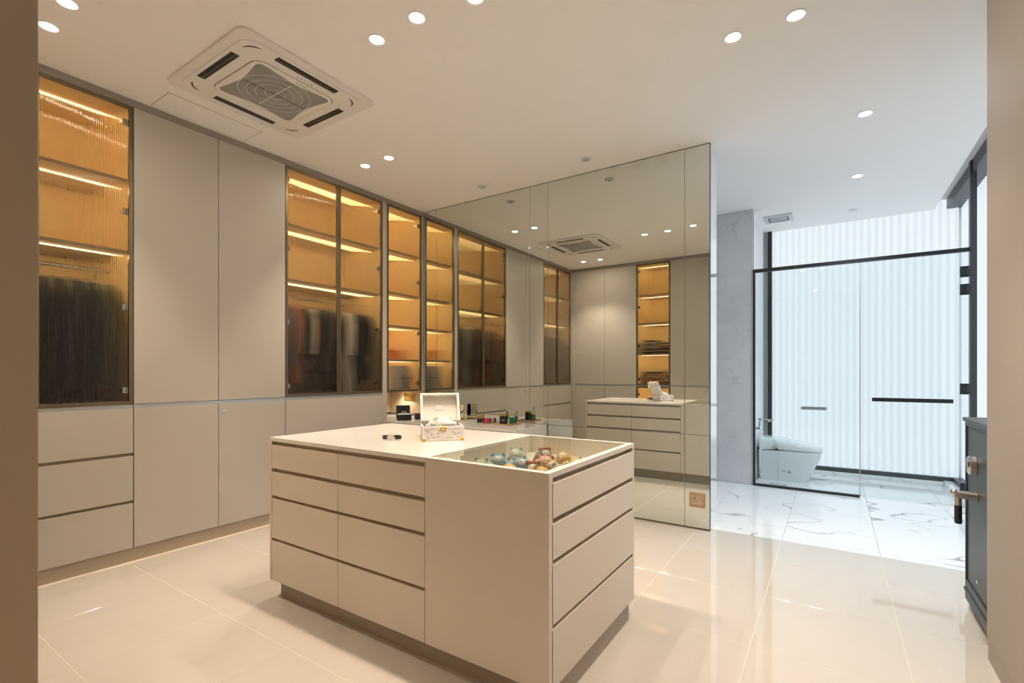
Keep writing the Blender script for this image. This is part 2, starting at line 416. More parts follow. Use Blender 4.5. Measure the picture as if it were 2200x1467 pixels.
# daylight windows of ribbed translucent sheet in dark frames
def ribbed(length, height, pitch=.072, amp=.006):
    n = int(length / pitch * 6); m = MB(); vs_ = []
    for i in range(n + 1):
        t = length * i / n; d = amp * math.sin(2 * PI * t / pitch)
        vs_ += [(t, d, 0), (t, d, height)]
    for i in range(n + 1):
        t = length * i / n; d = amp * math.sin(2 * PI * t / pitch) + .006
        vs_ += [(t, d, 0), (t, d, height)]
    o = 2 * (n + 1); fs = []
    for i in range(n):
        a = 2 * i; fs += [(a, a + 2, a + 3, a + 1), (o + a, o + a + 1, o + a + 3, o + a + 2), (a, o + a, o + a + 2, a + 2), (a + 1, a + 3, o + a + 3, o + a + 1)]
    fs += [(0, 1, o + 1, o), (2 * n, o + 2 * n, o + 2 * n + 1, 2 * n + 1)]
    return m.add(vs_, fs)
w1 = bpy.data.objects.new('window_1', None); COL.objects.link(w1); tag(w1, 'rear ribbed daylight window in dark frame behind the toilet', None, None, 'structure')
w1.location = (XW, 0, 0)
MB().box(-.03, .05, YW - .02, .766, .052, .098, .002).build('window_frame', M['darkgrey'], w1)
MB().box(-.035, .05, .675, .718, .10, CE - .002, .002).build('window_mullion', M['black'], w1)
MB().box(-.012, .05, .720, .766, .10, CE - .002, .001).build('window_jamb', M['plate_grey'], w1)
sp = [YW, -.36, .672]
for a, b in zip(sp[:-1], sp[1:]):
    ribbed(b - a - .004, CE + .1 - .10).build('window_pane', M['win_y'], w1, (.02, a + .002, .099), (0, 0, PI / 2), smooth=True)
w2 = bpy.data.objects.new('window_2', None); COL.objects.link(w2); tag(w2, 'side ribbed daylight window in dark frame right of the post', None, None, 'structure')
w2.location = (0, YW, 0)
MB().box(3.62, XW - .04, -.06, .06, .06, .105, .002).build('window_frame', M['darkgrey'], w2)
MB().box(4.31, XW + .05, -.06, .105, CE - .012, CE + .10, .002).build('window_header', M['darkgrey'], w2)
for a, b in ((3.64, 4.46), (4.46, 5.38), (5.38, 6.32), (6.32, XW + .02)):  # first pane is unseen, added to throw more daylight on the island
    ribbed(b - a - .004, CE - .10).build('window_pane', M['win_x'], w2, (a + .002, -.03, .106), (0, 0, 0), smooth=True)
MB().box(3.62, 3.66, -.06, .06, .06, CE - .002, .002).build('window_jamb', M['darkgrey'], w2)
struct('trim_2', MB().box(3.62, XW - .035, YW + .06, -1.03, 0, .062, .002).box(XW - .06, XW - .001, -1.028, .76, 0, .05, .002), M['marble'], 'low marble kerb under the daylight windows')

# ------------------------------------------------------------------ glass screen and door of the toilet room
g = thing('glass_screen', 'clear fixed glass screen in thin black frame left of glass door', 'glass screen', (XT, 0, 0))
MB().box(-.02, .02, -1.05, .757, 2.394, 2.43, .001).build('top_rail', M['black'], g)
MB().box(-.016, .016, .733, .756, .0, 2.394, .001).build('side_channel', M['black'], g)
MB().box(-.018, .018, -.226, .733, .0, .024, .001).build('bottom_rail', M['black'], g)
MB().box(-.005, .005, -.222, .7335, .022, 2.395).build('pane', M['glass'], g)
MB().box(-.045, .022, -1.098, -1.052, .0, CE + .10, .002).build('post', M['darkgrey'], g)
d1 = bpy.data.objects.new('door_1', None); COL.objects.link(d1); tag(d1, 'frameless clear glass door with long black pull bar', None, None, 'structure')
d1.location = (XT, 0, 0)
MB().box(-.005, .005, -1.046, -.232, .012, 2.390).build('pane', M['glass'], d1)
MB().box(-.004, .004, -.2315, -.2245, .012, 2.390).build('seal_strip', M['alu'], d1)
MB().box(-.05, -.03, -.935, -.325, .985, 1.022, .002).box(-.03, -.0055, -.42, -.40, .995, 1.012).box(-.03, -.0055, -.86, -.84, .995, 1.012).build('pull_bar', M['black'], d1)
for z in (2.21, 2.045, 1.12, .195):
    h = MB().box(-.014, .014, -1.048, -.988, z - .05, z + .05, .002).build('hinge', M['black'], d1)
    MB().box(-.019, -.0145, -1.048, -1.028, z - .03, z + .03, .001).box(-.017, -.0145, -1.014, -1.010, z - .02, z + .02).build('hinge_plate', M['darkgrey'], h)

# ------------------------------------------------------------------ mirror cladding
mr_ = thing('mirror', 'tall mirror panels covering the partition wall beside the wardrobes', 'mirror', (XM, 0, 0))
seams = [.826, 1.022, 2.311, 2.517, 3.75, 3.948]
for a, b in zip(seams[:-1], seams[1:]):
    if b < 2.32:
        zz = [(.012, .765), (.7665, CE - .006)]
    else:
        zz = [(.7695, CE - .006)]
    for z0, z1 in zz:
        MB().box(0, .010, a + .0012, b - .0012, z0, z1, .0012).build('mirror_panel', M['mirror'], mr_)
MB().box(.001, .0115, .8255, 3.948, .004, CE - .0035).build('backing', M['bronze'], mr_)
MB().box(-.003, .0115, .8225, .8262, .004, CE - .004).build('edge_profile', M['darkgrey'], mr_)

# ------------------------------------------------------------------ wardrobes
def pane_obj(parent, x0, z0, w, h, y):
    # a ribbed sheet modelled as a closed slab: ribbed face outwards, flat face inwards
    n = max(8, int(round(w / .0098)) * 8); amp, th, pitch = .0018, .0045, w / max(1, int(round(w / .0098)))
    fr = [(w * i / n, -amp * abs(math.sin(PI * (w * i / n) / pitch))) for i in range(n + 1)]
    poly = fr + [(w, th), (0, th)]
    me = MB().prism(poly, 0, h, 'z').mesh('fluted_pane'); me.polygons.foreach_set('use_smooth', [True] * len(me.polygons))
    me.set_sharp_from_angle(angle=math.radians(60))
    return link('pane', me, M['fluted'], parent, (x0, y, z0))
def glass_door(parent, x0, x1, z0, z1, hinge_side, hz):
    d = MB()
    b = .021
    d.box(x0, x1, 0, .02, z0, z0 + b, .001).box(x0, x1, 0, .02, z1 - b, z1, .001)
    d.box(x0, x0 + b, .0002, .0198, z0 + b, z1 - b).box(x1 - b, x1, .0002, .0198, z0 + b, z1 - b)
    do = d.build('door', M['bronze'], parent)
    pane_obj(do, x0 + b - .003, z0 + b - .003, x1 - x0 - 2 * b + .006, z1 - z0 - 2 * b + .006, .008)
    for z in hz:
        hx = x1 - b - .03 if hinge_side > 0 else x0 + b
        m = MB().box(hx, hx + .03, .021, .033, z - .022, z + .022, .002)
        hx2 = hx + (.03 if hinge_side > 0 else -.012)
        m.box(hx + .004, hx + .026, .033, .06, z - .009, z + .009, .002)
        m.build('hinge', M['chrome'], do)
    return do
def carcass(parent, x0, x1, z0, z1, depth, mat='inner', name='carcass'):
    t = .018; m = MB()
    m.box(x0, x0 + t, .022, depth, z0, z1).box(x1 - t, x1, .022, depth, z0, z1)
    m.box(x0 + t, x1 - t, depth - .012, depth, z0, z1).box(x0 + t, x1 - t, .022, depth - .012, z0, z0 + t).box(x0 + t, x1 - t, .022, depth - .012, z1 - t, z1)
    return m.build(name, M[mat], parent)
def shelf(parent, x0, x1, z, depth, led=True, y_led=.235):
    s = MB().box(x0 + .0185, x1 - .0185, .05, depth - .0125, z - .011, z + .011, .0008).build('shelf', M['shelf'], parent)
    return s
def led(parent, x0, x1, z, y=.235):
    return MB().box(x0 + .03, x1 - .03, y - .006, y + .006, z - .006, z - .0005).build('light_strip', M['led'], parent)
def front(parent, name, x0, x1, z0, z1, mat='cab'):
    return MB().box(x0, x1, 0, .02, z0, z1, .0009).build(name, M[mat], parent)
DEP = .56
HZ = (2.958, 2.358, 1.716, 1.156)
def drawers(parent, x0, x1):
    front(parent, 'drawer_front', x0, x1, .092, .394); front(parent, 'drawer_front', x0, x1, .412, .713); front(parent, 'drawer_front', x0, x1, .733, 1.034)
    MB().box(x0, x1, .0225, DEP, .092, 1.034).build('lower_carcass', M['cab_dark'], parent)
def profile(parent, x0, x1):
    return MB().box(x0, x1, .004, .10, 1.0345, 1.0595).build('profile_strip', M['alu'], parent)

# left wall: wardrobe with the drawers, nearest the entry
A = thing('glass_wardrobe', 'beige wardrobe with fluted glass doors above three drawers, at the left edge', 'wardrobe', (0, YL, 0))
carcass(A, .335, 1.344, 1.06, 3.069, DEP)
for z in (2.575, 2.09): shelf(A, .335, 1.344, z, DEP)
led(A, .353, 1.326, 3.051); led(A, .353, 1.326, 2.564); led(A, .353, 1.326, 2.079, .15)
glass_door(A, .362, .851, 1.062, 3.068, -1, HZ); glass_door(A, .855, 1.342, 1.062, 3.068, 1, HZ)
MB().box(.312, .360, .001, .021, .092, 3.069, .001).build('filler_panel', M['cab'], A)
drawers(A, .362, 1.342); profile(A, .362, 1.342)
MB().tube([(.353, .315, 1.985), (1.326, .315, 1.985)], .012, 10).build('hanging_rail', M['chrome'], A, smooth=True)
# left wall: plain wardrobe
Bc = thing('plain_wardrobe', 'plain beige four-door wardrobe between the two glass wardrobes', 'wardrobe', (0, YL, 0))
for x0, x1 in ((1.348, 1.890), (1.894, 2.437)):
    front(Bc, 'door', x0, x1, 1.062, 3.068); lo = front(Bc, 'lower_door', x0, x1, .092, 1.034)
    if x0 > 1.8:
        MB().lathe([(.0, -.004), (.011, -.004), (.012, -.002), (.012, .0)], 1.935, 0, .976, 16, 'y', False).build('lock', M['chrome'], lo, smooth=True)
        MB().lathe([(.0, -.0048), (.005, -.0046), (.005, -.0035)], 1.935, 0, .976, 10, 'y', False).build('keyhole', M['hole'], lo)
MB().box(1.346, 2.439, .022, DEP, .092, 3.068).build('carcass', M['cab_dark'], Bc); profile(Bc, 1.346, 2.439)
# left wall: second glass wardrobe
Cc = thing('glass_wardrobe', 'fluted double glass door wardrobe in the middle of the left wall', 'wardrobe', (0, YL, 0))
carcass(Cc, 2.44, 3.528, 1.06, 3.069, DEP)
for z in (2.575, 2.09): shelf(Cc, 2.44, 3.528, z, DEP)
led(Cc, 2.458, 3.51, 3.051); led(Cc, 2.458, 3.51, 2.564); led(Cc, 2.458, 3.51, 2.079, .17)
glass_door(Cc, 2.442, 2.983, 1.062, 3.068, -1, HZ); glass_door(Cc, 2.988, 3.526, 1.062, 3.068, 1, HZ)
drawers(Cc, 2.442, 3.526); profile(Cc, 2.442, 3.526)
MB().tube([(2.458, .315, 1.985), (3.51, .315, 1.985)], .012, 10).build('hanging_rail', M['chrome'], Cc, smooth=True)
# left wall: narrow cabinet over the lit niche
Dc = thing('display_cabinet', 'narrow fluted glass cabinet over the lit niche beside the mirror', 'cabinet', (0, YL, 0))
MB().box(3.530, 3.588, .001, .021, .092, 3.069, .001).box(3.572, 3.588, .021, DEP, .78, 3.069).build('gable', M['cab'], Dc)
MB().box(4.112, XM - .002, .001, .021, 1.062, 3.069, .001).build('filler_panel', M['cab'], Dc)
carcass(Dc, 3.589, XM - .001, 1.06, 3.069, DEP)
DSH = (2.595, 2.137, 1.778, 1.408)
for z in DSH: shelf(Dc, 3.589, XM - .001, z, DEP)
led(Dc, 3.607, 4.12, 3.051)
for z in DSH: led(Dc, 3.607, 4.12, z - .011)
glass_door(Dc, 3.590, 4.110, 1.062, 3.068, 1, (2.95, 2.30, 1.72, 1.15))
MB().box(3.589, XM - .001, DEP - .012, DEP, .79, 1.058).box(XM - .012, XM - .001, .0, DEP - .012, .79, 1.058).build('niche_lining', M['inner'], Dc)
pk = MB().lathe([(.0, -.008), (.028, -.008), (.032, 0)], 4.05, .26, 1.058, 20).build('niche_lamp', M['steel'], Dc, smooth=True)
MB().lathe([(.0, -.0095), (.024, -.0095), (.025, -.008)], 4.05, .26, 1.058, 20).build('niche_lens', M['lens_small'], pk)
lt = bpy.data.lights.new('niche_bulb', 'SPOT'); lt.energy = 5; lt.color = WARM; lt.spot_size = 2.3; lt.spot_blend = .6; lt.shadow_soft_size = .02
lo_ = bpy.data.objects.new('niche_bulb', lt); COL.objects.link(lo_); lo_.parent = Dc; lo_.location = (4.05, .26, 1.04)
struct('trim_3', MB().box(XB, XM - .002, YL + .004, YL + .05, 3.0705, CE), M['trimgrey'], 'grey filler strip between left wardrobes and ceiling')
struct('baseboard_left', MB().box(.335, 3.587, YL + .012, YL + .03, 0, .0905), M['kick'], 'recessed beige plinth under the left wardrobes')

# back wall wardrobes (seen only in the mirror); local x runs along world +y
Ec = thing('plain_wardrobe', 'plain beige four-door wardrobe on the back wall, seen in the mirror', 'wardrobe', (XB, 2.757, 0), PI / 2)
for x0, x1 in ((.002, .563), (.567, 1.118)):
    front(Ec, 'door', x0, x1, 1.062, 3.068); lo = front(Ec, 'lower_door', x0, x1, .092, 1.034)
    if x0 > .5: MB().lathe([(.0, -.004), (.011, -.004), (.012, -.002), (.012, .0)], .60, 0, .976, 16, 'y', False).build('lock', M['chrome'], lo, smooth=True)
MB().box(1.121, 1.191, .001, .021, .092, 3.069, .001).build('filler_panel', M['cab'], Ec)
MB().box(0, 1.119, .022, DEP, .092, 3.068).build('carcass', M['cab_dark'], Ec); profile(Ec, 0, 1.119)
Fc = thing('display_cabinet', 'tall fluted glass cabinet with folded clothes, seen in the mirror', 'cabinet', (XB, 2.195, 0), PI / 2)
carcass(Fc, 0, .56, 1.06, 3.069, DEP); carcass(Fc, 0, .56, .092, 1.034, DEP, name='lower_carcass')
FSH = (2.55, 2.08, 1.57)
for z in FSH: shelf(Fc, 0, .56, z, DEP); led(Fc, .018, .542, z - .011)
led(Fc, .018, .542, 3.051); led(Fc, .018, .542, 1.016)
shelf(Fc, 0, .56, .56, DEP)
glass_door(Fc, .002, .558, 1.062, 3.068, 1, HZ); glass_door(Fc, .002, .558, .094, 1.033, 1, (.9, .25)); profile(Fc, 0, .56)
Gc = thing('plain_wardrobe', 'narrow plain beige wardrobe ending the back wall beside the entry', 'wardrobe', (XB, YE, 0), PI / 2)
for x0, x1 in ((.020, .197), (.200, .788)):
    front(Gc, 'door', x0, x1, 1.062, 3.068); lo = front(Gc, 'lower_door', x0, x1, .092, 1.034)
    if x0 > .1: MB().lathe([(.0, -.004), (.011, -.004), (.012, -.002), (.012, .0)], .235, 0, .976, 16, 'y', False).build('lock', M['chrome'], lo, smooth=True)
MB().box(.0195, .789, .022, DEP, .092, 3.068).build('carcass', M['cab_dark'], Gc); profile(Gc, .0195, .789)
MB().box(0, .019, 0, DEP + .05, 0, CE, .001).build('end_panel', M['endp'], Gc)
struct('trim_4', MB().box(XB - .05, XB - .004, YE + .02, YL + .003, 3.0705, CE), M['trimgrey'], 'grey filler strip between back wardrobes and ceiling')
struct('baseboard_back', MB().box(XB - .03, XB - .012, YE + .02, YL + .01, 0, .0905), M['kick'], 'recessed beige plinth under the back wardrobes')

# ------------------------------------------------------------------ island chest
IX0, IX1, IY0, IY1, IZ = 1.560, 2.472, .866, 2.680, .908
I = thing('island_chest', 'large beige island chest of drawers with glass display top in the middle', 'island', (0, 0, 0))
TT = .021
c = MB()
c.box(IX0 + .022, IX1 - .022, 1.482, IY1 - .03, .10, IZ - TT - .001)                        # core of the drawer block
c.box(IX0 + .03, IX1 - .03, IY0 + .0225, 1.4815, .10, .8055)                              # core under the glass case
c.build('core', M['cab_dark'], I)
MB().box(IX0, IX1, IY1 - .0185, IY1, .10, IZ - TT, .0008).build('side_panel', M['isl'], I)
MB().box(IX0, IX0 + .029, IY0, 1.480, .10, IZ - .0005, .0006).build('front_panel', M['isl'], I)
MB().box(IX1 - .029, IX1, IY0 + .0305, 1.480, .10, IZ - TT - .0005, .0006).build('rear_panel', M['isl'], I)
MB().box(IX0 + .05, IX1 - .04, IY0 + .016, IY1 - .03, 0, .0995).build('plinth', M['kick'], I)
MB().box(IX0, IX1, 1.4825, IY1, IZ - TT, IZ, .0008).build('countertop', M['top'], I)
# rim round the glass case
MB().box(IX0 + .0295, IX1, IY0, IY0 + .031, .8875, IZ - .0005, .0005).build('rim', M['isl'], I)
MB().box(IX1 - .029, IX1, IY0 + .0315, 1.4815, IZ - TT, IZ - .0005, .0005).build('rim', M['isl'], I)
MB().box(IX0 + .001, IX0 + .03, IY0, 1.482, IZ - .0005, IZ, .0002).box(IX0 + .03, IX1, IY0, IY0 + .031, IZ - .0005, IZ, .0002).box(IX1 - .029, IX1, IY0 + .031, 1.482, IZ - .0005, IZ, .0002).build('rim_cap', M['top'], I)
MB().box(IX0 + .031, IX1 - .03, IY0 + .032, 1.4815, IZ - .009, IZ - .001, .0005).build('glass_top', M['glass_top'], I)
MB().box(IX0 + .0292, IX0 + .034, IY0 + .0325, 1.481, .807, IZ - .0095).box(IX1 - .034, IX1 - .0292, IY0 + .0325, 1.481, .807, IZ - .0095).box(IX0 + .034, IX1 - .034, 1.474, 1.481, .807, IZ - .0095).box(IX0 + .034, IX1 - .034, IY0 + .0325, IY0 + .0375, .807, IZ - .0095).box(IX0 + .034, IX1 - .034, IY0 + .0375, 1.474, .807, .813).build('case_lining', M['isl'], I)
rows = [(.735, .866), (.580, .714), (.340, .563), (.101, .324)]
for z0, z1 in rows:
    for y0, y1 in ((1.483, 2.071), (2.0745, 2.659)):
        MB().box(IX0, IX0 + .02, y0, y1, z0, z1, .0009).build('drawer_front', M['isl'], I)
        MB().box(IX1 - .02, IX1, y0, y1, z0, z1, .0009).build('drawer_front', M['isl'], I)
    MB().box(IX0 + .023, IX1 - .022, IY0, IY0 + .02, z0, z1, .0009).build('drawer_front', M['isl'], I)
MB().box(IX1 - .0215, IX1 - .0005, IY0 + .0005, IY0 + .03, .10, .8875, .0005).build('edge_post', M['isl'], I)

# ------------------------------------------------------------------ vanity counter along the mirror
V = thing('vanity_counter', 'marble vanity counter with waterfall end, along the mirror and into the niche', 'counter', (0, 0, 0))
MB().box(3.59, XM - .001, 2.345, YL + .0005, .745, .768, .001).box(3.592, XM - .013, YL + .0005, YL + DEP - .013, .745, .7895 - .0215, .0005).build('counter_slab', M['counter_marble'], V)
MB().box(3.59, XM - .001, 2.320, 2.3445, 0, .768, .001).build('end_panel', M['counter_marble'], V)
MB().box(3.70, XM - .013, 2.9, YL - .002, .60, .7445, .001).build('apron_drawer', M['cab'], V)
MB().box(3.72, 3.74, 2.346, 2.895, .60, .7445).build('apron', M['cab'], V)

# ------------------------------------------------------------------ ceiling cassette air conditioner
AC = thing('air_conditioner', 'square white ceiling cassette air conditioner above the wardrobes aisle', 'air conditioner', (1.818, 3.062, CE))
AC.scale = (1, 1, .62)
hs = .457
MB().ring(rrect(-hs, hs, -hs, hs, .055), rrect(-.275, .275, -.275, .275, .075), -.024, -.0005).build('panel', M['ac'], AC, smooth=True)
MB().ring(rrect(-.405, .405, -.405, .405, .09), rrect(-.276, .276, -.276, .276, .075), -.032, -.0242).build('panel_step', M['ac'], AC, smooth=True)
for k in range(4):
    r = k * PI / 2
    s_ = MB().box(-.205, .205, .335, .382, -.0335, -.0322, .0004).build('air_slot', M['ac_dark'], AC, rot=(0, 0, r))
    MB().box(-.2, .2, .352, .3575, -.036, -.0337, .0006).build('louvre_flap', M['mesh_dark'], s_)
    a0 = [(.325 + .075 * math.cos(t) - .035, .325 + .075 * math.sin(t) - .035) for t in [PI * .03 + PI * .44 * i / 8 for i in range(9)]]
    MB().tube([(x, y, -.0322) for x, y in a0], [.0015, .003, .004, .0045, .0045, .0045, .004, .003, .0015], 6).build('corner_slot', M['ac_dark'], AC, rot=(0, 0, r))
MB().box(-.273, .273, -.273, .273, -.014, -.006).build('filter', M['mesh_dark'], AC)
# grille cover: flat frame with pincushion opening
def pin(n=16, h=.252, d=.034):
    p = []
    for sx, sy, ex, ey, nx, ny in ((h, h, -h, h, 0, -1), (-h, h, -h, -h, 1, 0), (-h, -h, h, -h, 0, 1), (h, -h, h, h, -1, 0)):
        for k in range(n):
            t = k / n; w_ = math.sin(PI * t) ** 1.3
            e = min(1, min(t, 1 - t) * 8); q = 1 - .07 * (1 - e) ** 2
            p.append(((sx + (ex - sx) * t) * q + nx * d * w_, (sy + (ey - sy) * t) * q + ny * d * w_))
    return p
def sq(n=16, h=.270):
    p = []
    for sx, sy, ex, ey in ((h, h, -h, h), (-h, h, -h, -h), (-h, -h, h, -h), (h, -h, h, h)):
        for k in range(n):
            t = k / n; e = min(1, min(t, 1 - t) * 8); q = 1 - .085 * (1 - e) ** 2
            p.append(((sx + (ex - sx) * t) * q, (sy + (ey - sy) * t) * q))
    return p
MB().ring(sq(), pin(), -.037, -.0145).build('grille_frame', M['ac'], AC, smooth=True)
gm = MB(); pp = pin()
def inside_span(y):
    xs = []
    for i in range(len(pp)):
        a, b = pp[i], pp[(i + 1) % len(pp)]
        if (a[1] - y) * (b[1] - y) < 0: xs.append(a[0] + (b[0] - a[0]) * (y - a[1]) / (b[1] - a[1]))
    xs.sort(); return xs
for k in range(41):
    y = -.236 + .472 * k / 40
    xs = inside_span(y)
    for i in range(0, len(xs) - 1, 2): gm.box(xs[i] - .004, xs[i + 1] + .004, y - .0030, y + .0030, -.034, -.018)
tag(gm.build('grille_slats', M['ac_grille'], AC), None, None, None, 'stuff')
rm = MB()
for r in (.06, .115, .165, .215):
    seg = []
    n = 64
    for i in range(n):
        a = 2 * PI * i / n
        x, y = r * math.cos(a), r * math.sin(a); xs = inside_span(y)
        ok = any(xs[q] < x < xs[q + 1] for q in range(0, len(xs) - 1, 2))
        if ok: seg.append((x, y, -.0345))
        if (not ok or i == n - 1) and len(seg) > 1: rm.tube(seg, .0021, 4); seg = []
        elif not ok: seg = []
rm.box(-.0025, .0025, -.19, .19, -.0365, -.033)
rm.build('grille_rings', M['ac'], AC)
text_mesh('maker_name', 'Panasonic', .019, M['inkbrown'], AC, (.03, -.2445, -.0372), (PI, 0, 0))
dm = MB()
for i, w_ in enumerate((.006, .006, .006, .003, .012)): dm.box(-.03 + i * .024 - w_ / 2, -.03 + i * .024 + w_ / 2, -.304, -.296, -.0329, -.0320)
dm.build('indicator_lamps', M['inkbrown'], AC)

# ------------------------------------------------------------------ lamps in the ceiling
def downlight(x, y, label, watts, col, lens='lens', lit=True, group='recessed ceiling downlights'):
    t = thing('downlight', label, 'downlight', (x, y, CE), 0, group)
    MB().lathe([(.046, 0), (.047, -.003), (.044, -.005), (.038, -.004), (.036, -.0005)], 0, 0, 0, 28, cap=False).build('trim_ring', M['white'], t, smooth=True)
    MB().lathe([(.0, -.0022), (.0355, -.0018), (.036, -.0003)], 0, 0, 0, 24, cap=False).build('lens', M[lens] if lit else M['vent_white'], t)
    if lit:
        l = bpy.data.lights.new('bulb', 'SPOT'); l.energy = watts; l.color = col; l.spot_size = math.radians(82); l.spot_blend = .45; l.shadow_soft_size = .032
        o = bpy.data.objects.new('bulb', l); COL.objects.link(o); o.parent = t; o.location = (0, 0, -.012)
for x, y, lab in (
        (.81, 3.19, 'lit downlight at the top edge above the left wardrobe, upper of its pair'),
        (.81, 3.49, 'lit downlight above the left glass wardrobe, lower of its pair'),
        (1.842, 1.805, 'lit downlight over the island, right one of its pair near the top'),
        (1.842, 2.11, 'lit downlight over the island, the one nearer the air conditioner'),
        (1.90, 1.47, 'lit downlight above the island seen only as a reflection in the mirror'),
        (2.906, .16, 'lit downlight at the top right of the closet ceiling, higher of its pair'),
        (2.906, .46, 'lit downlight right of the island, lower of its pair'),
        (1.842, .46, 'unseen fill downlight added above the aisle right of the island, nearer the island'),  # this aisle pair is unseen, added to brighten the island's right face
        (1.842, .16, 'unseen fill downlight added above the aisle right of the island, nearer the right wall'),
        (2.918, 3.19, 'small lit downlight before the middle glass wardrobe, right one of its pair'),
        (2.915, 3.49, 'small lit downlight before the middle glass wardrobe, left one of its pair')):
    downlight(x, y, lab, SPOT_W, WARM)
for x, y, lab in ((-.75, .35, 'unseen fill downlight added over the entry behind the viewpoint, nearer the right wall'), (-.75, .95, 'unseen fill downlight added over the entry behind the viewpoint, nearer the wardrobes')):
    downlight(x, y, lab, SPOT_W * 1.0, ENTRY_FILL)  # unseen entry lamps, added to light the island front warmly
for x, y, lab, w_ in ((4.284, -.19, 'lit downlight over the white marble floor before the glass door', BATH_W), (5.612, -.19, 'lit downlight over the marble floor, close to the glass door', BATH_W),
                  (6.76, -.19, 'unlit downlight inside the glass toilet room', BATH_W * .7)):
    downlight(x, y, lab, w_, NEUT, 'lens_cool', lit=x < 6)
for x, y, lab in ((3.876, 1.787, 'small unlit white disc on the ceiling near the tall mirror centre'), (3.883, 2.912, 'small unlit white disc on the ceiling near the wardrobe end of the mirror')):
    t = thing('ceiling_disc', lab, 'ceiling fitting', (x, y, CE), 0, 'unlit ceiling discs by the mirror')
    MB().lathe([(.0, -.011), (.03, -.011), (.042, -.006), (.045, 0)], 0, 0, 0, 28, cap=False).build('cover', M['vent_white'], t, smooth=True)
    MB().lathe([(.0, -.014), (.012, -.014), (.013, -.011)], 0, 0, 0, 16, cap=False).build('sensor', M['plate_grey'], t, smooth=True)
vt = thing('extractor_vent', 'rectangular grey extractor vent in the ceiling above the toilet', 'vent', (6.635, .547, CE))
MB().ring([(.15, .148), (-.15, .148), (-.15, -.148), (.15, -.148)], [(.105, .105), (-.105, .105), (-.105, -.105), (.105, -.105)], -.014, 0).build('frame', M['vent_white'], vt)
MB().box(-.088, .088, -.095, .095, -.012, -.006, .002).build('baffle', M['plate_grey'], vt)
MB().box(-.104, .104, -.104, .104, -.003, -.0008).build('duct', M['ac_dark'], vt)

# ------------------------------------------------------------------ sockets
so = thing('power_socket', 'bronze coloured three-pin socket low on the mirror', 'socket', (XM, .9235, .2355))
MB().ring(rrect(-.061, .061, -.0575, .0575, .006, 3), rrect(-.043, .043, -.0415, .0415, .002, 3), -.011, -.0005, 'x').build('bezel', M['goldplate'], so)
MB().box(-.0085, -.001, -.0425, .0425, -.041, .041, .001).build('face', M['goldplate2'], so)
MB().box(-.0092, -.0083, .007, .021, .0195, .0235).box(-.0092, -.0083, .0115, .0165, .006, .015).box(-.0092, -.0083, .020, .028, -.009, -.0045).box(-.0092, -.0083, -.003, .005, -.009, -.0045).build('pin_hole', M['hole'], so)
MB().box(-.0105, -.0083, -.026, -.016, .004, .024, .0008).build('switch', M['goldplate'], so)
so2 = thing('power_socket', 'double brass socket plate on the side of the lit niche', 'socket', (XM - .012, 4.165, .985))
MB().box(-.007, -.0005, -.085, .085, -.0465, .0465, .001).build('plate', M['gold'], so2)
MB().box(-.0078, -.0068, .04, .046, .008, .022).box(-.0078, -.0068, .03, .038, -.012, -.007).box(-.0078, -.0068, .048, .056, -.012, -.007).build('pin_hole', M['hole'], so2)
MB().box(-.0095, -.0068, .012, .026, .008, .022, .001).build('switch', M['chrome'], so2)

# ------------------------------------------------------------------ safe
S = thing('safe', 'tall dark grey steel safe with dial and lever, beside the right wall', 'safe', (3.301, -.615, 0))
sw = .304
MB().box(-sw, sw, -.50, -.014, .105, 1.010, .004).build('body', M['safe'], S)
MB().box(-sw - .006, sw + .006, -.505, .020, 1.010, 1.032, .004).build('top_plate', M['safe'], S)
MB().box(-sw + .020, sw - .020, -.0138, .003, .152, .983, .002).build('door', M['safe'], S)
MB().box(-sw, -sw + .017, -.0138, .010, .106, 1.0095, .002).box(sw - .017, sw, -.0138, .010, .106, 1.0095, .002).box(-sw + .0172, sw - .0172, -.0138, .010, .106, .149, .002).box(-sw + .0172, sw - .0172, -.0138, .010, .986, 1.0095, .002).build('door_frame', M['safe'], S)
MB().box(-sw - .003, sw + .003, -.503, .016, .085, .1045, .003).box(-sw + .004, sw - .004, -.5, .011, .042, .0848, .003).build('base_moulding', M['safe'], S)
for fx in (-sw + .03, sw - .05):
    for fy in (-.46, -.05): MB().box(fx - .02, fx + .06 - .02, fy - .03, fy + .04, 0, .0415, .004).build('foot', M['whiteleather'], S)
dl = MB().lathe([(.0, .012), (.016, .012), (.018, .030), (.042, .034), (.048, .028), (.049, .0045)], .108, 0, .797, 32, 'y', False).build('dial', M['steel'], S, smooth=True)
MB().lathe([(.0, .0125), (.0135, .0125), (.015, .029)], .108, 0, .797, 20, 'y', False).build('dial_centre', M['bronze'], dl, smooth=True)
hd = MB().lathe([(.0, .045), (.022, .045), (.022, .008), (.026, .008), (.026, .0042)], .075, 0, .645, 20, 'y', True)
hd.tube([(.075, .040, .645), (.075, .082, .645)], .021, 16)
hd.ell((.088, .088, .652), (.018, .018, .018), 14, 8).tube([(.075, .075, .64), (.075, .075, .585)], .014, 12)
lv = hd.build('lever', M['steel'], S, smooth=True)
MB().lathe([(.014, 0), (.0155, -.004), (.0155, -.088), (.013, -.094), (.0, -.094)], .075, .075, .590, 16).build('lever_grip', M['black'], lv, smooth=True)
MB().box(-.24, -.19, .0042, .0052, .90, .975).build('maker_label', M['plate_grey'], S)
MB().lathe([(.0, .008), (.007, .008), (.009, .0042)], .06, 0, .215, 12, 'y', False).build('keyhole_cap', M['chrome'], S, smooth=True)

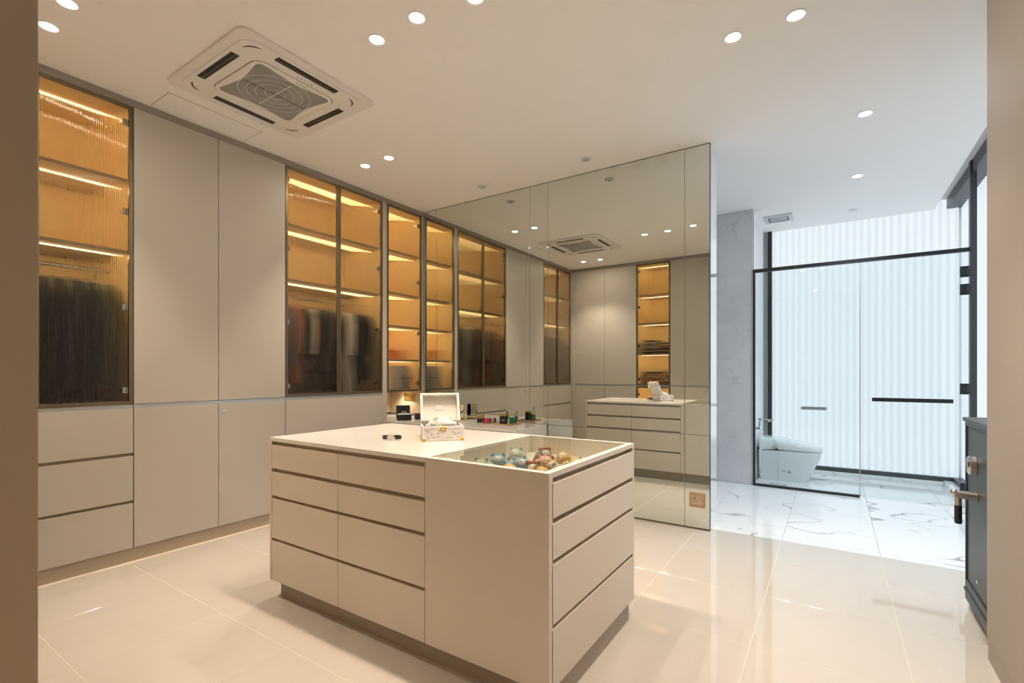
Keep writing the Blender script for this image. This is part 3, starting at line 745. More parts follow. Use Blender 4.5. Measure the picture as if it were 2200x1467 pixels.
# ------------------------------------------------------------------ toilet and its fittings (front points to -y)
T = thing('toilet', 'white one-piece toilet with closed lid, side on behind the glass', 'toilet', (6.66, .745, 0))
def trow(z, hw, yb, yf, n=12, sq_=2.4):
    """outline at height z: straight sides at the back, rounded nose at the front (towards -y)"""
    pts = [(hw, yb), (-hw, yb)]
    ym = yf + hw * 1.15
    out = []
    for k in range(n + 1):
        a = PI + PI * k / n
        cx, sx_ = math.cos(a), math.sin(a)
        out.append((hw * math.copysign(abs(cx) ** (2 / sq_), cx), ym + (ym - yf) * math.copysign(abs(sx_) ** (2 / sq_), sx_)))
    return [(p[0], p[1], z) for p in [(hw, yb), (-hw, yb)] + out]
body = [trow(.0, .148, -.03, -.505), trow(.02, .152, -.028, -.515), trow(.10, .162, -.024, -.545), (trow(.20, .176, -.02, -.588)), trow(.30, .188, -.018, -.628), trow(.345, .192, -.017, -.642), trow(.358, .192, -.017, -.642)]
MB().loft(body).build('bowl', M['porcelain'], T, smooth=True, angle=50)
def lrow(t, hw, yb, yf, zb, zf):
    r = trow(0, hw, yb, yf); ya, yb_ = yb, yf
    out = []
    for p in r:
        u = (p[1] - yb) / (yf - yb); out.append((p[0], p[1], zb + (zf - zb) * u))
    return out
MB().loft([lrow(0, .190, -.018, -.20, .359, .359), lrow(0, .190, -.018, -.30, .42, .385), lrow(0, .182, -.022, -.33, .475, .44), lrow(0, .165, -.035, -.34, .497, .47), lrow(0, .12, -.06, -.32, .503, .48)]).build('cistern_cover', M['porcelain'], T, smooth=True, angle=50)
lid = MB().loft([lrow(0, .188, -.21, -.645, .372, .361), lrow(0, .194, -.20, -.652, .395, .366), lrow(0, .194, -.19, -.652, .435, .384), lrow(0, .186, -.18, -.645, .468, .398), lrow(0, .165, -.175, -.62, .488, .410), lrow(0, .11, -.185, -.55, .499, .424)]).build('lid', M['porcelain'], T, smooth=True, angle=50)
MB().box(-.1945, -.18, -.016, -.198, .352, .3585).build('seam', M['plate_grey'], T)
MB().box(-.1835, -.182, -.206, -.2025, .012, .35).build('panel_joint', M['plate_grey'], T)
rot_s = (0, 0, 0)
tri = MB()
a_, b_ = (-.3175, .118), .0
for p, q in ((((-.335), .108), (-.3185, .138)), (((-.3185), .138), (-.302, .108)), ((-.302, .108), (-.335, .108))):
    tri.tube([(-.1642 - .0, p[0], p[1]), (-.1652, q[0], q[1])], .0028, 6)
tri.build('warning_triangle', M['ink'], T)
MB().box(-.1672, -.158, -.258, -.248, .118, .130).box(-.1672, -.158, -.278, -.264, .116, .131).build('printed_mark', M['plate_grey'], T)
MB().lathe([(.0, -.003), (.006, -.002), (.007, .003)], -.192, -.165, .402, 12, 'x', False).build('side_button', M['ink'], T, smooth=True)
bs = thing('bidet_spray', 'chrome hand spray and valve on the wall left of the toilet', 'bidet spray', (6.40, .766, 0))
bs.location = (6.36, .766, .0)
MB().lathe([(.03, -.001), (.03, -.008), (.014, -.01), (.014, -.05), (.0, -.05)], 0, 0, .62, 20, 'y').tube([(0, -.04, .62), (0, -.055, .62), (.04, -.06, .60)], .008, 8).build('valve', M['chrome'], bs, smooth=True)
MB().tube([(.0, -.045, .64), (-.0, -.055, .72)], .012, 10).box(-.025, .025, -.085, -.03, .72, .74, .004).build('spray_head', M['chrome'], bs, smooth=True)
MB().tube([(0, -.05, .70), (-.002, -.058, .55), (.01, -.06, .35), (.015, -.055, .16), (.02, -.05, .05), (.05, -.045, .14), (.06, -.04, .30), (.04, -.045, .58)], .006, 8).build('hose', M['chrome'], bs, smooth=True)
ph = thing('paper_holder', 'small chrome bracket on the window frame behind the toilet', 'bracket', (XW - .035, .70, .62))
MB().box(-.07, -.001, -.035, .035, .03, .042, .002).box(-.012, -.001, -.02, .02, .0, .03, .002).tube([(-.06, -.06, .036), (-.06, .05, .036)], .008, 8).build('bracket', M['chrome'], ph, smooth=True)
rc = thing('toilet_remote', 'slim grey remote control panel fixed to the rear window', 'remote control', (XW - .002, .205, .818))
MB().box(-.016, -.001, -.138, .138, -.019, .019, .003).build('case', M['plate_grey'], rc)
bt = MB()
for k in range(6): bt.box(-.0172, -.0158, -.105 + k * .04, -.095 + k * .04, .0, .006)
bt.build('button', M['darkgrey'], rc)
fd = thing('floor_drain', 'small rectangular steel floor drain before the toilet', 'drain', (6.275, .525, 0))
MB().ring(rrect(-.05, .05, -.085, .085, .004, 2), rrect(-.042, .042, -.077, .077, .003, 2), 0, .003).build('frame', M['plate_grey'], fd)
dm = MB()
for k in range(7): dm.box(-.0415, .0415, -.075 + k * .0225, -.063 + k * .0225, .0004, .0026)
dm.build('grate', M['plate_grey'], fd)

# ------------------------------------------------------------------ trunk on the island, open and facing the camera
TA = math.atan2(-.679, .734)
TX = thing('jewellery_trunk', 'open white toile-print trunk with brass corners on the island top', 'trunk', (1.901, 1.821, IZ + .0005), TA)
tw, td, th_ = .219, .175, .078
bd = MB(); t_ = .008
bd.box(0, tw, 0, t_, 0, th_, .002).box(0, tw, td - t_, td, 0, th_, .002).box(0, t_, t_, td - t_, 0, th_, .001).box(tw - t_, tw, t_, td - t_, 0, th_, .001).box(t_, tw - t_, t_, td - t_, 0, .01)
bd.build('body', M['toile'], TX)
MB().box(t_, tw - t_, t_, td - t_, .0102, .03).build('lining', M['ivory'], TX)
rm = MB()
rm.box(-.0015, tw + .0015, -.0015, .0085, th_ - .010, th_ + .001, .001).box(-.0015, .0085, .0085, td, th_ - .010, th_ + .001, .001).box(tw - .0085, tw + .0015, .0085, td, th_ - .010, th_ + .001, .001)
rm.box(-.0015, tw + .0015, -.0015, .004, -.0003, .011, .001).box(-.0015, .010, -.0015, .004, .011, th_ - .010, .0008).box(tw - .010, tw + .0015, -.0015, .004, .011, th_ - .010, .0008)
rm.build('leather_trim', M['whiteleather'], TX)
for cx_ in (0, tw):
    q = MB()
    for z0, z1 in ((-.0006, .018),):
        q.box(cx_ - .003 if cx_ == 0 else cx_ - .017, cx_ + .017 if cx_ == 0 else cx_ + .003, -.003, .010, z0, z1, .0015)
        q.box(cx_ - .003 if cx_ == 0 else cx_ - .006, cx_ + .006 if cx_ == 0 else cx_ + .003, .010, .017, z0, z1, .0015)
    q.build('brass_corner', M['gold'], TX)
    MB().box(cx_ - .003 if cx_ == 0 else cx_ - .012, cx_ + .012 if cx_ == 0 else cx_ + .003, td - .012, td + .002, -.0006, .016, .0015).build('brass_corner', M['gold'], TX)
MB().box(tw / 2 - .0165, tw / 2 + .0165, -.0045, -.0016, th_ - .024, th_ - .001, .001).box(tw / 2 - .008, tw / 2 + .008, -.007, -.0045, th_ - .020, th_ - .013, .001).build('lock', M['gold'], TX)
st = MB()
for k in range(24): st.ell((.02 + k * (tw - .04) / 23, -.0018, .0055), (.0016, .0012, .0016), 6, 4)
st.build('stud', M['gold'], TX)
# lid: a shallow tray hinged on the back edge and leaning back
lean = math.radians(24)
def lidbox(mb, x0, x1, d0, d1, h0, h1, c=.001):
    """lid coordinates: h runs up from the hinge, d forwards from the lid's back"""
    o = MB().box(x0, x1, -d1, -d0, h0, h1, c)
    R = Matrix.Rotation(-lean, 4, 'X')
    mb.add([tuple((R @ Vector(v)) + Vector((0, td + .002, th_ + .002))) for v in o.v], o.f); return mb
lh, ld = .165, .040
sh = MB()
lidbox(sh, 0, tw, -.004, .002, 0, lh); lidbox(sh, 0, t_, .002, ld, 0, lh); lidbox(sh, tw - t_, tw, .002, ld, 0, lh); lidbox(sh, t_, tw - t_, .002, ld, lh - t_, lh); lidbox(sh, t_, tw - t_, .002, ld, 0, t_)
ldo = sh.build('lid', M['toile'], TX)
li = MB(); lidbox(li, t_ + .0005, tw - t_ - .0005, .0025, .006, t_ + .0005, lh - t_ - .0005); li.build('lid_lining', M['ivory'], ldo)
le = MB()
lidbox(le, -.002, .013, ld - .004, ld + .003, 0, lh + .002, .002); lidbox(le, tw - .013, tw + .002, ld - .004, ld + .003, 0, lh + .002, .002); lidbox(le, .013, tw - .013, ld - .004, ld + .003, lh - .011, lh + .002, .002)
le.build('lid_trim', M['whiteleather'], ldo)
lp = MB(); lidbox(lp, tw / 2 - .026, tw / 2 + .026, .0062, .0085, .075, .106, .002); lp.build('lid_label', M['whiteleather'], ldo)
ll = MB(); lidbox(ll, tw / 2 - .012, tw / 2 + .012, .02, .032, lh + .001, lh + .010, .003); ll.build('lid_catch', M['gold'], ldo)
for x0, x1 in ((-.003, .012), (tw - .012, tw + .003)):
    lc = MB(); lidbox(lc, x0, x1, -.006, .010, lh - .010, lh + .003, .002); lc.build('brass_corner', M['gold'], ldo)
lt_ = MB(); lidbox(lt_, .03, .075, -.03, -.006, .10, .135, .002); lt_.build('luggage_tag', M['whiteleather'], ldo)
# contents of the trunk
def in_trunk(name, label, cat, x, y, z):
    p = Vector((1.901, 1.821, IZ)) + Matrix.Rotation(TA, 3, 'Z') @ Vector((x, y, z)); return thing(name, label, cat, p, TA)
p1 = in_trunk('toile_pouch', 'rolled toile-print pouch lying inside the open trunk', 'pouch', .105, .095, .031)
MB().ell((0, 0, .045), (.075, .045, .045), 20, 12).build('pouch', M['toile'], p1, smooth=True)
MB().tube([(-.040, -.02, .078), (-.034, -.028, .086), (-.026, -.028, .087), (-.020, -.02, .083)], .0028, 8).build('clasp', M['gold'], p1, smooth=True)
p2 = in_trunk('white_case', 'white shell-shaped case resting on the toile pouch in the trunk', 'case', .148, .062, .075)
MB().ell((0, 0, .012), (.042, .03, .018), 20, 10).build('case', M['whiteleather'], p2, smooth=True)
MB().tube([(.0, .004, .028), (.006, .006, .040), (.012, .004, .050)], [.006, .004, .003], 8).build('tassel', M['whiteleather'], p2, smooth=True)
MB().lathe([(.028, -.002), (.033, .0), (.028, .003)], 0, 0, .0, 20, cap=False).build('zip', M['bronze'], p2, smooth=True)
for k, (x, y, h, lab) in enumerate(((.030, .045, .055, 'small white perfume box in the left front corner of the trunk'), (.050, .100, .058, 'small white box behind the perfume box in the trunk'), (.192, .045, .045, 'small white cube box in the right front corner of the trunk'))):
    q = in_trunk('gift_box', lab, 'box', x, y, .031)
    MB().box(-.012, .012, -.012, .012, 0, h * .7, .001).build('base', M['whiteleather'], q); MB().box(-.0128, .0128, -.0128, .0128, h * .7, h, .001).build('lid', M['whiteleather'], q)

# ------------------------------------------------------------------ wrist watch
Wt = thing('wrist_watch', 'steel wrist watch with black leather strap on the island top', 'watch', (1.872, 2.022, IZ + .0002), math.atan2(-.835, .55))
def loop(rx, ry, a0, a1, n=14): return [(rx * math.cos(a), ry * math.sin(a)) for a in [a0 + (a1 - a0) * i / n for i in range(n + 1)]]
def band(mb, pts, z0, z1, t):
    v = []; n = len(pts)
    for i, p in enumerate(pts):
        a, b = pts[max(i - 1, 0)], pts[min(i + 1, n - 1)]; d = Vector((b[0] - a[0], b[1] - a[1], 0)).normalized(); nn = Vector((d.y, -d.x, 0)) * t / 2
        v.append([(p[0] + nn.x, p[1] + nn.y, z0), (p[0] - nn.x, p[1] - nn.y, z0), (p[0] - nn.x, p[1] - nn.y, z1), (p[0] + nn.x, p[1] + nn.y, z1)])
    mb.loft(v)
s1 = MB(); band(s1, loop(.050, .026, -PI * .36, PI * .47), .004, .022, .003); s1.build('strap', M['black'], Wt)
s2 = MB(); band(s2, loop(.050, .026, PI * .53, PI * 1.36), .004, .022, .003); s2.build('strap', M['black'], Wt)
MB().box(-.006, .006, .024, .030, .003, .023, .001).build('buckle', M['steel'], Wt)
wc = MB().lathe([(.0, .0), (.0165, .0), (.019, -.003), (.019, -.008), (.017, -.010), (.0, -.010)], 0, -.024, .0195, 28, 'y').build('case', M['steel'], Wt, smooth=True)
MB().lathe([(.0, -.0106), (.0155, -.0106), (.0158, -.0098)], 0, -.024, .0195, 28, 'y', False).build('dial', M['ivory'], wc)
MB().box(-.0006, .0006, -.0352, -.0346, .0195, .031).box(-.0005, .008, -.0352, -.0346, .019, .020).build('hands', M['steel'], wc)
lg = MB()
for sx in (-1, 1):
    for z in (.008, .031): lg.tube([(sx * .014, -.028, .0195 + (z - .0195) * .9), (sx * .023, -.023, .0195 + (z - .0195) * .55)], .003, 6)
lg.lathe([(.003, -.004), (.003, .004)], .0, -.029, .0415, 10, 'z'); lg.build('lugs_and_crown', M['steel'], wc)

# ------------------------------------------------------------------ plush toys under the glass
def plush(label, x, y, r, body, face, extra=None, yaw=0.0, tilt=.0):
    r = min(r, .0455 if extra == 'bow' else .0465)
    t = thing('plush_toy', label, 'plush toy', (x, y, .8135), yaw, 'plush toys in the island display case')
    mb = MB(); mb.ell((0, .02, r * .55), (r * .95, r * 1.25, r * .55), 16, 10, .03, random); mb.build('body', colmat(body, .95, 'plush', sheen=.4), t, smooth=True, angle=80)
    h = MB(); h.ell((0, -r * .62, r * .92), (r * .78, r * .74, r * .66), 16, 10, .02, random); ho = h.build('head', colmat(body, .95, 'plush', sheen=.4), t, smooth=True, angle=80)
    MB().ell((0, -r * 1.0, r * 1.08), (r * .50, r * .36, r * .42), 14, 8).build('face', colmat(face, .95, 'plush'), ho, smooth=True)
    for sx in (-1, 1):
        MB().ell((sx * r * .22, -r * 1.20, r * 1.26), (r * .075, r * .075, r * .085), 10, 6).build('eye', M['ink'], ho, smooth=True)
        MB().tube([(sx * r * .7, .0, r * .6), (sx * r * 1.1, -r * .35, r * .35), (sx * r * 1.2, -r * .7, r * .2)], [r * .28, r * .24, r * .2], 8).build('arm', colmat(body, .95, 'plush'), t, smooth=True)
        if extra != 'bird': MB().ell((sx * r * .55, -r * .5, r * 1.50), (r * .2, r * .12, r * .22), 10, 6).build('ear', colmat(body, .95, 'plush'), ho, smooth=True)
    if extra == 'bow':
        b = MB()
        for sx in (-1, 1): b.ell((sx * r * .24, -r * .75, r * 1.62), (r * .26, r * .12, r * .16), 10, 6)
        b.ell((0, -r * .78, r * 1.62), (r * .09, r * .1, r * .1), 8, 6); b.build('bow', colmat((.62, .10, .06), .8, 'felt'), ho, smooth=True)
    if extra == 'bird': MB().lathe([(r * .16, 0), (r * .1, -r * .2), (.001, -r * .36)], 0, -r * 1.28, r * 1.02, 10, 'y').build('beak', colmat((.85, .5, .08), .7, 'felt'), ho, smooth=True)
    if extra == 'horn': MB().lathe([(r * .12, 0), (.002, r * .5)], 0, -r * .7, r * 1.5, 10, 'z').build('horn', colmat((.75, .68, .45), .7, 'felt'), ho, smooth=True)
FC = -1.05
for args in (
    ('pale green plush toy at the left end of the display case', 1.79, 1.335, .052, (.46, .50, .38), (.62, .62, .52), None, FC - .3),
    ('light blue plush toy in the display case', 1.925, 1.345, .060, (.27, .45, .60), (.78, .78, .74), None, FC),
    ('blue and white plush toy beside the light blue one in the case', 1.905, 1.225, .050, (.25, .40, .56), (.75, .78, .80), None, FC + .5),
    ('furry grey-green plush toy with a small horn at the back of the case', 2.13, 1.37, .064, (.40, .44, .36), (.80, .80, .76), 'horn', FC - .2),
    ('dark brown plush toy with a red bow at the back of the case', 2.205, 1.255, .060, (.14, .11, .08), (.78, .74, .68), 'bow', FC + .2),
    ('orange and white plush bird near the front edge of the case', 1.755, 1.18, .048, (.80, .40, .08), (.82, .76, .64), 'bird', FC + .3),
    ('dark brown plush toy with a red bow near the front of the case', 1.845, 1.105, .060, (.13, .10, .075), (.80, .76, .68), 'bow', FC),
    ('pink plush toy with pale face in the middle of the case', 2.02, 1.15, .062, (.78, .34, .26), (.86, .66, .54), None, FC + .2),
    ('tan plush toy with red beak behind the pink one', 2.18, 1.12, .058, (.60, .38, .15), (.85, .80, .70), 'bird', FC - .3),
    ('orange-brown plush toy at the front corner of the case', 1.775, 1.035, .052, (.62, .36, .12), (.74, .60, .40), None, FC + .4),
    ('grey and white plush toy near the front right corner of the case', 1.87, 0.985, .050, (.48, .46, .40), (.80, .79, .74), None, FC),
    ('yellow and white plush toy at the right end of the case', 2.04, 1.005, .054, (.72, .54, .20), (.84, .80, .70), None, FC + .3),
    ('cream and brown plush toy between the pink and yellow ones', 1.955, 1.055, .042, (.60, .42, .30), (.80, .70, .60), None, FC - .3)):
    plush(*args)

# ------------------------------------------------------------------ things on the vanity counter
CZ = .7682
NA = math.atan2(-.086, .115)
wb = thing('watch_box', 'open black watch box with white cushion in the lit niche', 'box', (3.591, 3.789, CZ + .0003), NA)
wb.location = (3.596, 3.80, CZ + .0003)
bw, bdp, bh = .144, .115, .062
m = MB(); m.box(0, bw, 0, .006, 0, bh, .001).box(0, bw, bdp - .006, bdp, 0, bh, .001).box(0, .006, .006, bdp - .006, 0, bh).box(bw - .006, bw, .006, bdp - .006, 0, bh).box(.006, bw - .006, .006, bdp - .006, 0, .006)
m.build('base', M['black'], wb)
MB().box(.008, bw - .008, .008, bdp - .008, .0065, bh + .004, .006).build('cushion', M['whiteleather'], wb)
MB().box(0, bw, bdp + .001, bdp + .03, bh * .3, bh + .088, .002).build('lid', M['black'], wb)
MB().tube([(bw / 2 + .03 * math.cos(a), bdp / 2, bh + .004 + .022 * math.sin(a)) for a in [PI * i / 12 for i in range(13)]], .0035, 8).build('bracelet', M['chrome'], wb, smooth=True)
sb_ = thing('jewel_box', 'small closed black box beside the open watch box', 'box', (3.79, 3.735, CZ + .0003), NA)
MB().box(0, .09, 0, .08, 0, .045, .002).build('base', M['black'], sb_); MB().box(-.001, .091, -.001, .081, .0455, .062, .002).build('lid', M['black'], sb_)
# table mirror
tm = thing('table_mirror', 'small square table mirror in gold stand on the vanity counter', 'mirror', (4.055, 3.31, CZ + .0003), math.radians(62))
MB().box(-.05, .05, -.03, .03, 0, .010, .002).build('base', M['gold'], tm)
for sx in (-1, 1): MB().tube([(sx * .052, 0, .005), (sx * .054, 0, .09)], .004, 8).build('arm', M['gold'], tm, smooth=True)
MB().ring(rrect(-.05, .05, .022, .162, .012, 4), rrect(-.047, .047, .025, .159, .010, 4), -.005, .005, 'y').build('frame', M['gold'], tm)
MB().prism(rrect(-.0468, .0468, .0252, .1588, .010, 4), -.003, .003, 'y').build('glass', M['mirror'], tm)
# tray with candle and scent bottle
tr = thing('wooden_tray', 'light wooden tray on the vanity counter before the mirror', 'tray', (3.945, 2.645, CZ + .0003), math.radians(-4))
wood = pm('tray_wood', (.52, .36, .17), .5, var=.15, scale=12)
MB().box(-.115, .115, -.088, .088, 0, .006, .001).build('base', wood, tr)
MB().ring([(.115, .088), (-.115, .088), (-.115, -.088), (.115, -.088)], [(.109, .082), (-.109, .082), (-.109, -.082), (.109, -.082)], .0062, .015).build('rim', wood, tr)
cn = thing('scented_candle', 'black glass candle jar on the wooden tray', 'candle', (3.905, 2.672, CZ + .0068))
MB().lathe([(.034, 0), (.037, .003), (.037, .082), (.034, .082), (.034, .074), (.0, .074)], 0, 0, 0, 28, cap=False).build('jar', M['black'], cn, smooth=True)
MB().lathe([(.0385, .078), (.0385, .088), (.0345, .088), (.0345, .080)], 0, 0, 0, 28, cap=False).build('rim', M['gold'], cn, smooth=True)
MB().box(-.0378, -.0370, -.014, .014, .033, .037).box(-.0378, -.0370, -.012, .012, .041, .044).build('label_text', M['steel'], cn, rot=(0, 0, math.radians(32)))
def bottle(label, x, y, z, w, h, liquid, cap, name='perfume_bottle', group=None):
    b = thing(name, label, 'bottle', (x, y, z), math.radians(-35), group)
    MB().box(-w / 2, w / 2, -w * .35, w * .35, 0, h * .68, .003).build('glass', M['acrylic'], b)
    MB().box(-w / 2 + .003, w / 2 - .003, -w * .35 + .003, w * .35 - .003, .004, h * .44, .002).build('liquid', colmat(liquid, .15, 'liquid'), b)
    MB().lathe([(.006, h * .68), (.006, h * .74), (.011, h * .745), (.012, h * .80), (.010, h), (.0, h)], 0, 0, 0, 16, cap=False).build('cap', M[cap], b, smooth=True)
bottle('green glass perfume bottle with silver cap on the wooden tray', 3.935, 2.592, CZ + .0068, .050, .145, (.01, .22, .07), 'chrome')
bottle('blue-green glass bottle beside the green perfume bottle', 3.985, 2.585, CZ + .0068, .030, .10, (.02, .20, .22), 'chrome')
# lipstick stands
ls = thing('lipstick_stand', 'clear acrylic stand holding black lipsticks on the vanity counter', 'stand', (3.905, 2.945, CZ + .0003), math.radians(-35))
MB().box(-.045, .045, -.03, .03, 0, .004, .001).box(-.045, .045, -.03, -.027, .004, .032).box(-.045, .045, .027, .03, .004, .032).box(-.045, -.042, -.027, .027, .004, .032).box(.042, .045, -.027, .027, .004, .032).build('tray', M['acrylic'], ls)
def lipstick(x, y, h, col, label, group, cap_gold=True, r=.0095):
    t = thing('lipstick', label, 'lipstick', (x, y, CZ + .0046), 0, group)
    MB().lathe([(r, 0), (r, h * .55), (r * .92, h * .56), (0, h * .56)], 0, 0, 0, 14).build('tube', colmat(col, .25, 'lacquer'), t, smooth=True)
    MB().lathe([(r * .9, h * .562), (r * .9, h * .62), (r * .95, h * .622), (r * .95, h), (r * .7, h * 1.01), (0, h * 1.01)], 0, 0, 0, 14, cap=False).build('cap', M['gold'] if cap_gold else M['acrylic'], t, smooth=True)
ca, sa = math.cos(math.radians(-35)), math.sin(math.radians(-35))
for k in range(3):
    u = -.026 + k * .026
    lipstick(3.905 + u * ca, 2.945 + u * sa, .078, (.012, .011, .011), ['black lipstick, leftmost in the acrylic stand', 'black lipstick, middle one in the acrylic stand', 'black lipstick, rightmost in the acrylic stand'][k], 'black lipsticks on the vanity counter', True, .0115)
l2 = thing('lipstick_stand', 'clear acrylic stand holding coloured lip glosses on the vanity counter', 'stand', (3.90, 2.83, CZ + .0003), math.radians(-35))
MB().box(-.07, .07, -.03, .03, 0, .004, .001).box(-.07, .07, -.03, -.027, .004, .030).box(-.07, .07, .027, .03, .004, .030).box(-.07, -.067, -.027, .027, .004, .030).box(.067, .07, -.027, .027, .004, .030).build('tray', M['acrylic'], l2)
for k, (c_, nm) in enumerate((((.62, .03, .02), 'bright red'), ((.60, .03, .12), 'crimson pink'), ((.20, .02, .03), 'dark wine'), ((.55, .20, .12), 'coral'), ((.06, .05, .09), 'plum black'))):
    u = -.052 + k * .026
    lipstick(3.90 + u * ca, 2.83 + u * sa, .088, c_, nm + ' lip gloss with clear cap in the acrylic stand', 'lip glosses on the vanity counter', False, .0105)

# ------------------------------------------------------------------ clothes in the wardrobes
def garment_mesh(w, ln, t, seed):
    r = random.Random(seed); nu, nv = 14, 12; fr, bk = [], []
    ph_ = r.uniform(0, 6); k1 = r.uniform(6, 10)
    for j in range(nv + 1):
        v = j / nv
        for i in range(nu + 1):
            u = -1 + 2 * i / nu
            top = -.055 * abs(u) ** 1.4 - (.0 if abs(u) > .18 else -.0)
            half = w / 2 * (1 - .10 * math.sin(PI * min(1, v * 1.2)) + .03 * math.sin(5 * v + ph_))
            y = u * half; z = top * w / .44 * (1 - v * .6) - v * ln + (.02 * math.sin(k1 * u + ph_) * v)
            d = t / 2 * (1 - .75 * u * u) * (.55 + .65 * v) + .006 * math.sin(k1 * u * 1.7 + ph_ + v) * v
            fr.append((d, y, z)); bk.append((-d, y, z))
    m = MB(); n1 = nu + 1; o = len(fr); fs = []
    for j in range(nv):
        for i in range(nu):
            a = j * n1 + i
            fs += [(a, a + 1, a + n1 + 1, a + n1), (o + a, o + a + n1, o + a + n1 + 1, o + a + 1)]
    for i in range(nu): fs += [(i, o + i, o + i + 1, i + 1), (nv * n1 + i, nv * n1 + i + 1, o + nv * n1 + i + 1, o + nv * n1 + i)]
    for j in range(nv): fs += [(j * n1, (j + 1) * n1, o + (j + 1) * n1, o + j * n1), (j * n1 + nu, o + j * n1 + nu, o + (j + 1) * n1 + nu, (j + 1) * n1 + nu)]
    return m.add(fr + bk, fs)
def sleeve(w, t, side):
    return MB().tube([(0, side * w * .44, -.05), (0, side * w * .50, -.16), (.0, side * w * .50, -.32), (0, side * w * .48, -.46)], [t * .5, t * .55, t * .45, t * .38], 8)
hang_me = MB().tube([(0, 0, .0), (0, 0, .045), (0, -.012, .058), (0, -.020, .070), (0, -.012, .083), (0, .003, .085), (0, .014, .076)], .0022, 6).tube([(0, -.17, -.045), (0, -.06, .0), (0, 0, .006), (0, .06, .0), (0, .17, -.045)], .005, 6).mesh('hanger', True)
def garment(x, y, z, w, ln, t, col, label, group, seed, rz=0.0):
    g_ = thing('hanging_garment', label, 'garment', (x, y, z), rz, group)
    garment_mesh(w, ln, t, seed).build('cloth', colmat(col, .9, 'cloth'), g_, smooth=True, angle=70)
    for s_ in (-1, 1): sleeve(w, t, s_).build('sleeve', colmat(col, .9, 'cloth'), g_, smooth=True, angle=70)
    h = link('hanger', hang_me, M['steel'], g_, (0, 0, .0))
RZ = 1.985 - .078
colsA = [((.30, .26, .22), 'taupe', .60), ((.34, .10, .08), 'brick red', .52), ((.35, .30, .24), 'tan', .66), ((.20, .19, .19), 'grey', .62), ((.030, .032, .045), 'navy', .78), ((.020, .020, .026), 'black', .80), ((.022, .024, .034), 'midnight blue', .76), ((.018, .018, .022), 'jet black', .82), ((.03, .034, .05), 'dark navy', .74), ((.022, .022, .026), 'charcoal', .80), ((.10, .12, .10), 'olive grey', .70)]
for k, (c_, nm, ln) in enumerate(colsA):
    x = .42 + k * .081
    garment(x, YL + .315, RZ, .42, ln, .062, c_, nm + ' garment on a hanger behind the left fluted glass doors', 'clothes in the left glass wardrobe', 11 + k, random.uniform(-.08, .08))
colsC = [((.70, .26, .18), 'coral', .40), ((.24, .27, .33), 'blue grey', .55), ((.55, .24, .17), 'salmon', .72), ((.020, .020, .026), 'black', .50), ((.80, .77, .70), 'cream', .32), ((.13, .07, .06), 'maroon', .62), ((.018, .018, .022), 'jet black', .62), ((.10, .085, .08), 'dark brown', .74),
         ((.045, .04, .04), 'charcoal', .80), ((.78, .76, .72), 'pale grey', .88), ((.84, .82, .78), 'off-white', .86), ((.03, .03, .032), 'soft black', .76), ((.022, .022, .024), 'deep black', .74), ((.028, .028, .03), 'ink black', .70)]
for k, (c_, nm, ln) in enumerate(colsC):
    x = 2.50 + k * .0715 + (.02 if k > 7 else 0)
    garment(x, YL + .315, RZ, .42, ln, .056, c_, nm + ' garment on a hanger behind the middle fluted glass doors', 'clothes in the middle glass wardrobe', 51 + k, random.uniform(-.08, .08))
# folded clothes on the shelves
def folded(x, y, z, w, d, h, col, label, rz=0, group=None):
    t = thing('folded_garment', label, 'garment', (x, y, z), rz, group)
    m = MB(); rs = []
    for s_, q in ((0, .90), (.15, .98), (.5, 1.0), (.85, .98), (1, .88)):
        rs.append([(p[0] * q, p[1] * q, h * s_) for p in rrect(-w / 2, w / 2, -d / 2, d / 2, .03, 4)])
    m.loft(rs).build('cloth', colmat(col, .9, 'cloth'), t, smooth=True, angle=60)
    MB().box(-w * .30, w * .30, d * .47, d * .505, h * .35, h * .62, .002).build('fold', colmat([c_ * .8 for c_ in col], .9, 'cloth'), t)
def pile(x, y, z, cols, where, w=.22, d=.30):
    for k, (c_, nm, h) in enumerate(cols):
        folded(x, y + random.uniform(-.015, .015), z, d * random.uniform(.9, 1.05), w * random.uniform(.88, 1.02), h, c_, nm + ' folded garment in ' + where, random.uniform(-.06, .06), 'folded clothes in the back glass cabinet')
        z += h + .0006
FX = XB - .34
pile(FX, 2.605, 1.582, [((.03, .03, .035), 'black', .03), ((.36, .37, .38), 'mid grey', .035), ((.15, .16, .18), 'slate', .03), ((.55, .55, .54), 'light grey', .035), ((.28, .29, .32), 'blue grey', .03), ((.45, .45, .45), 'stone grey', .04), ((.06, .06, .07), 'charcoal', .03)], 'the grey pile on the middle shelf')
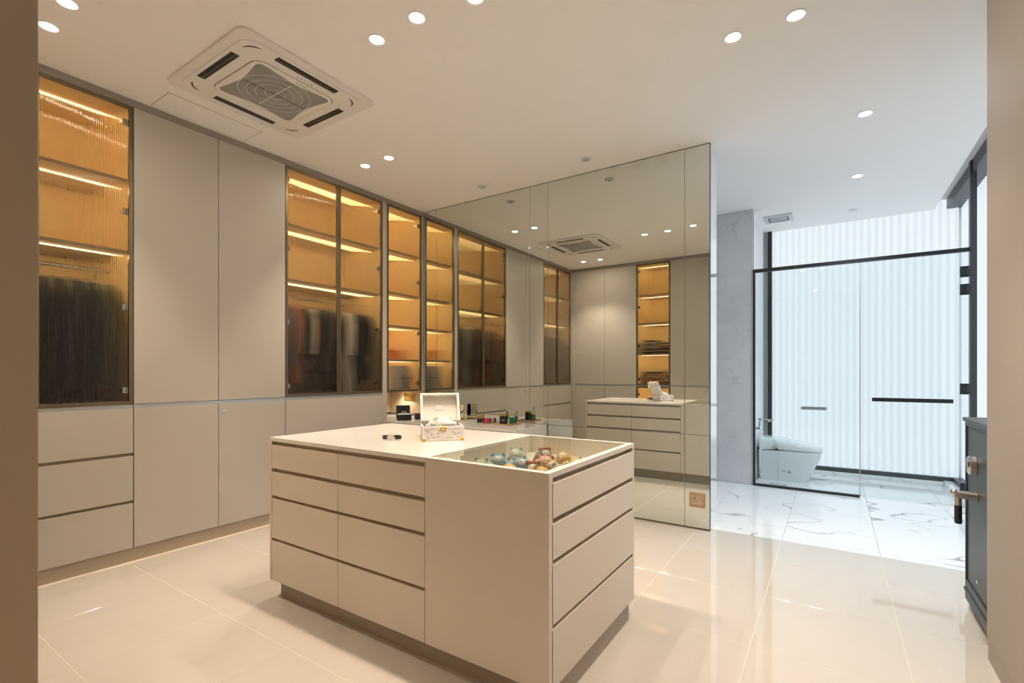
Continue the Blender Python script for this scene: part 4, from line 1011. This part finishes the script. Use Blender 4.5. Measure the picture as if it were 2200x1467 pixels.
pile(FX, 2.335, 1.582, [((.03, .03, .03), 'jet black', .03), ((.45, .28, .06), 'mustard', .035), ((.10, .06, .05), 'dark brown', .03), ((.52, .33, .08), 'ochre', .035), ((.60, .55, .45), 'cream', .03), ((.20, .20, .21), 'dark grey', .03)], 'the yellow pile on the middle shelf')
pile(FX, 2.52, 1.079, [((.50, .20, .16), 'rust', .035), ((.55, .50, .45), 'beige', .03), ((.40, .14, .12), 'brick', .03), ((.50, .51, .52), 'pale grey', .04), ((.58, .30, .20), 'terracotta', .03), ((.12, .12, .16), 'navy', .025), ((.62, .60, .56), 'ivory', .03)], 'the red pile on the bottom shelf', .34)
pile(FX, 2.30, 1.079, [((.52, .22, .20), 'dusty rose', .04), ((.60, .56, .48), 'sand', .035), ((.40, .30, .22), 'brown', .03)], 'the short pile on the bottom shelf', .14)
# handbag and box in the narrow cabinet
hb = thing('handbag', 'white handbag with long black strap in the narrow glass cabinet', 'handbag', (3.87, YL + .135, 1.0785))
MB().loft([[(p[0], p[1], 0) for p in rrect(-.165, .165, -.06, .06, .02, 3)], [(p[0], p[1], .14) for p in rrect(-.17, .17, -.062, .062, .02, 3)], [(p[0], p[1], .27) for p in rrect(-.165, .165, -.035, .035, .015, 3)]]).build('body', M['whiteleather'], hb, smooth=True, angle=50)
MB().tube([(.02, -.05, .25), (.03, -.072, .18), (.035, -.075, .08), (.06, -.08, .03), (.10, -.078, .02), (.125, -.075, .08), (.13, -.07, .18), (.125, -.04, .26), (.09, -.02, .276)], .006, 8).build('strap', M['black'], hb, smooth=True)
MB().box(-.03, .16, -.068, -.0605, .125, .135, .001).build('flap_seam', M['plate_grey'], hb)
for x, w_, h, lab in ((3.74, .26, .13, 'wide orange storage box on the shelf above the handbag'), (4.00, .20, .11, 'short orange storage box on the shelf above the handbag, right one')):
    ob = thing('storage_box', lab, 'box', (x, YL + .35, 1.4195))
    MB().box(-w_ / 2, w_ / 2, -.11, .11, 0, h * .68, .002).build('base', colmat((.55, .20, .06), .6, 'card'), ob); MB().box(-w_ / 2 - .002, w_ / 2 + .002, -.112, .112, h * .685, h, .002).build('lid', colmat((.58, .22, .07), .6, 'card'), ob)
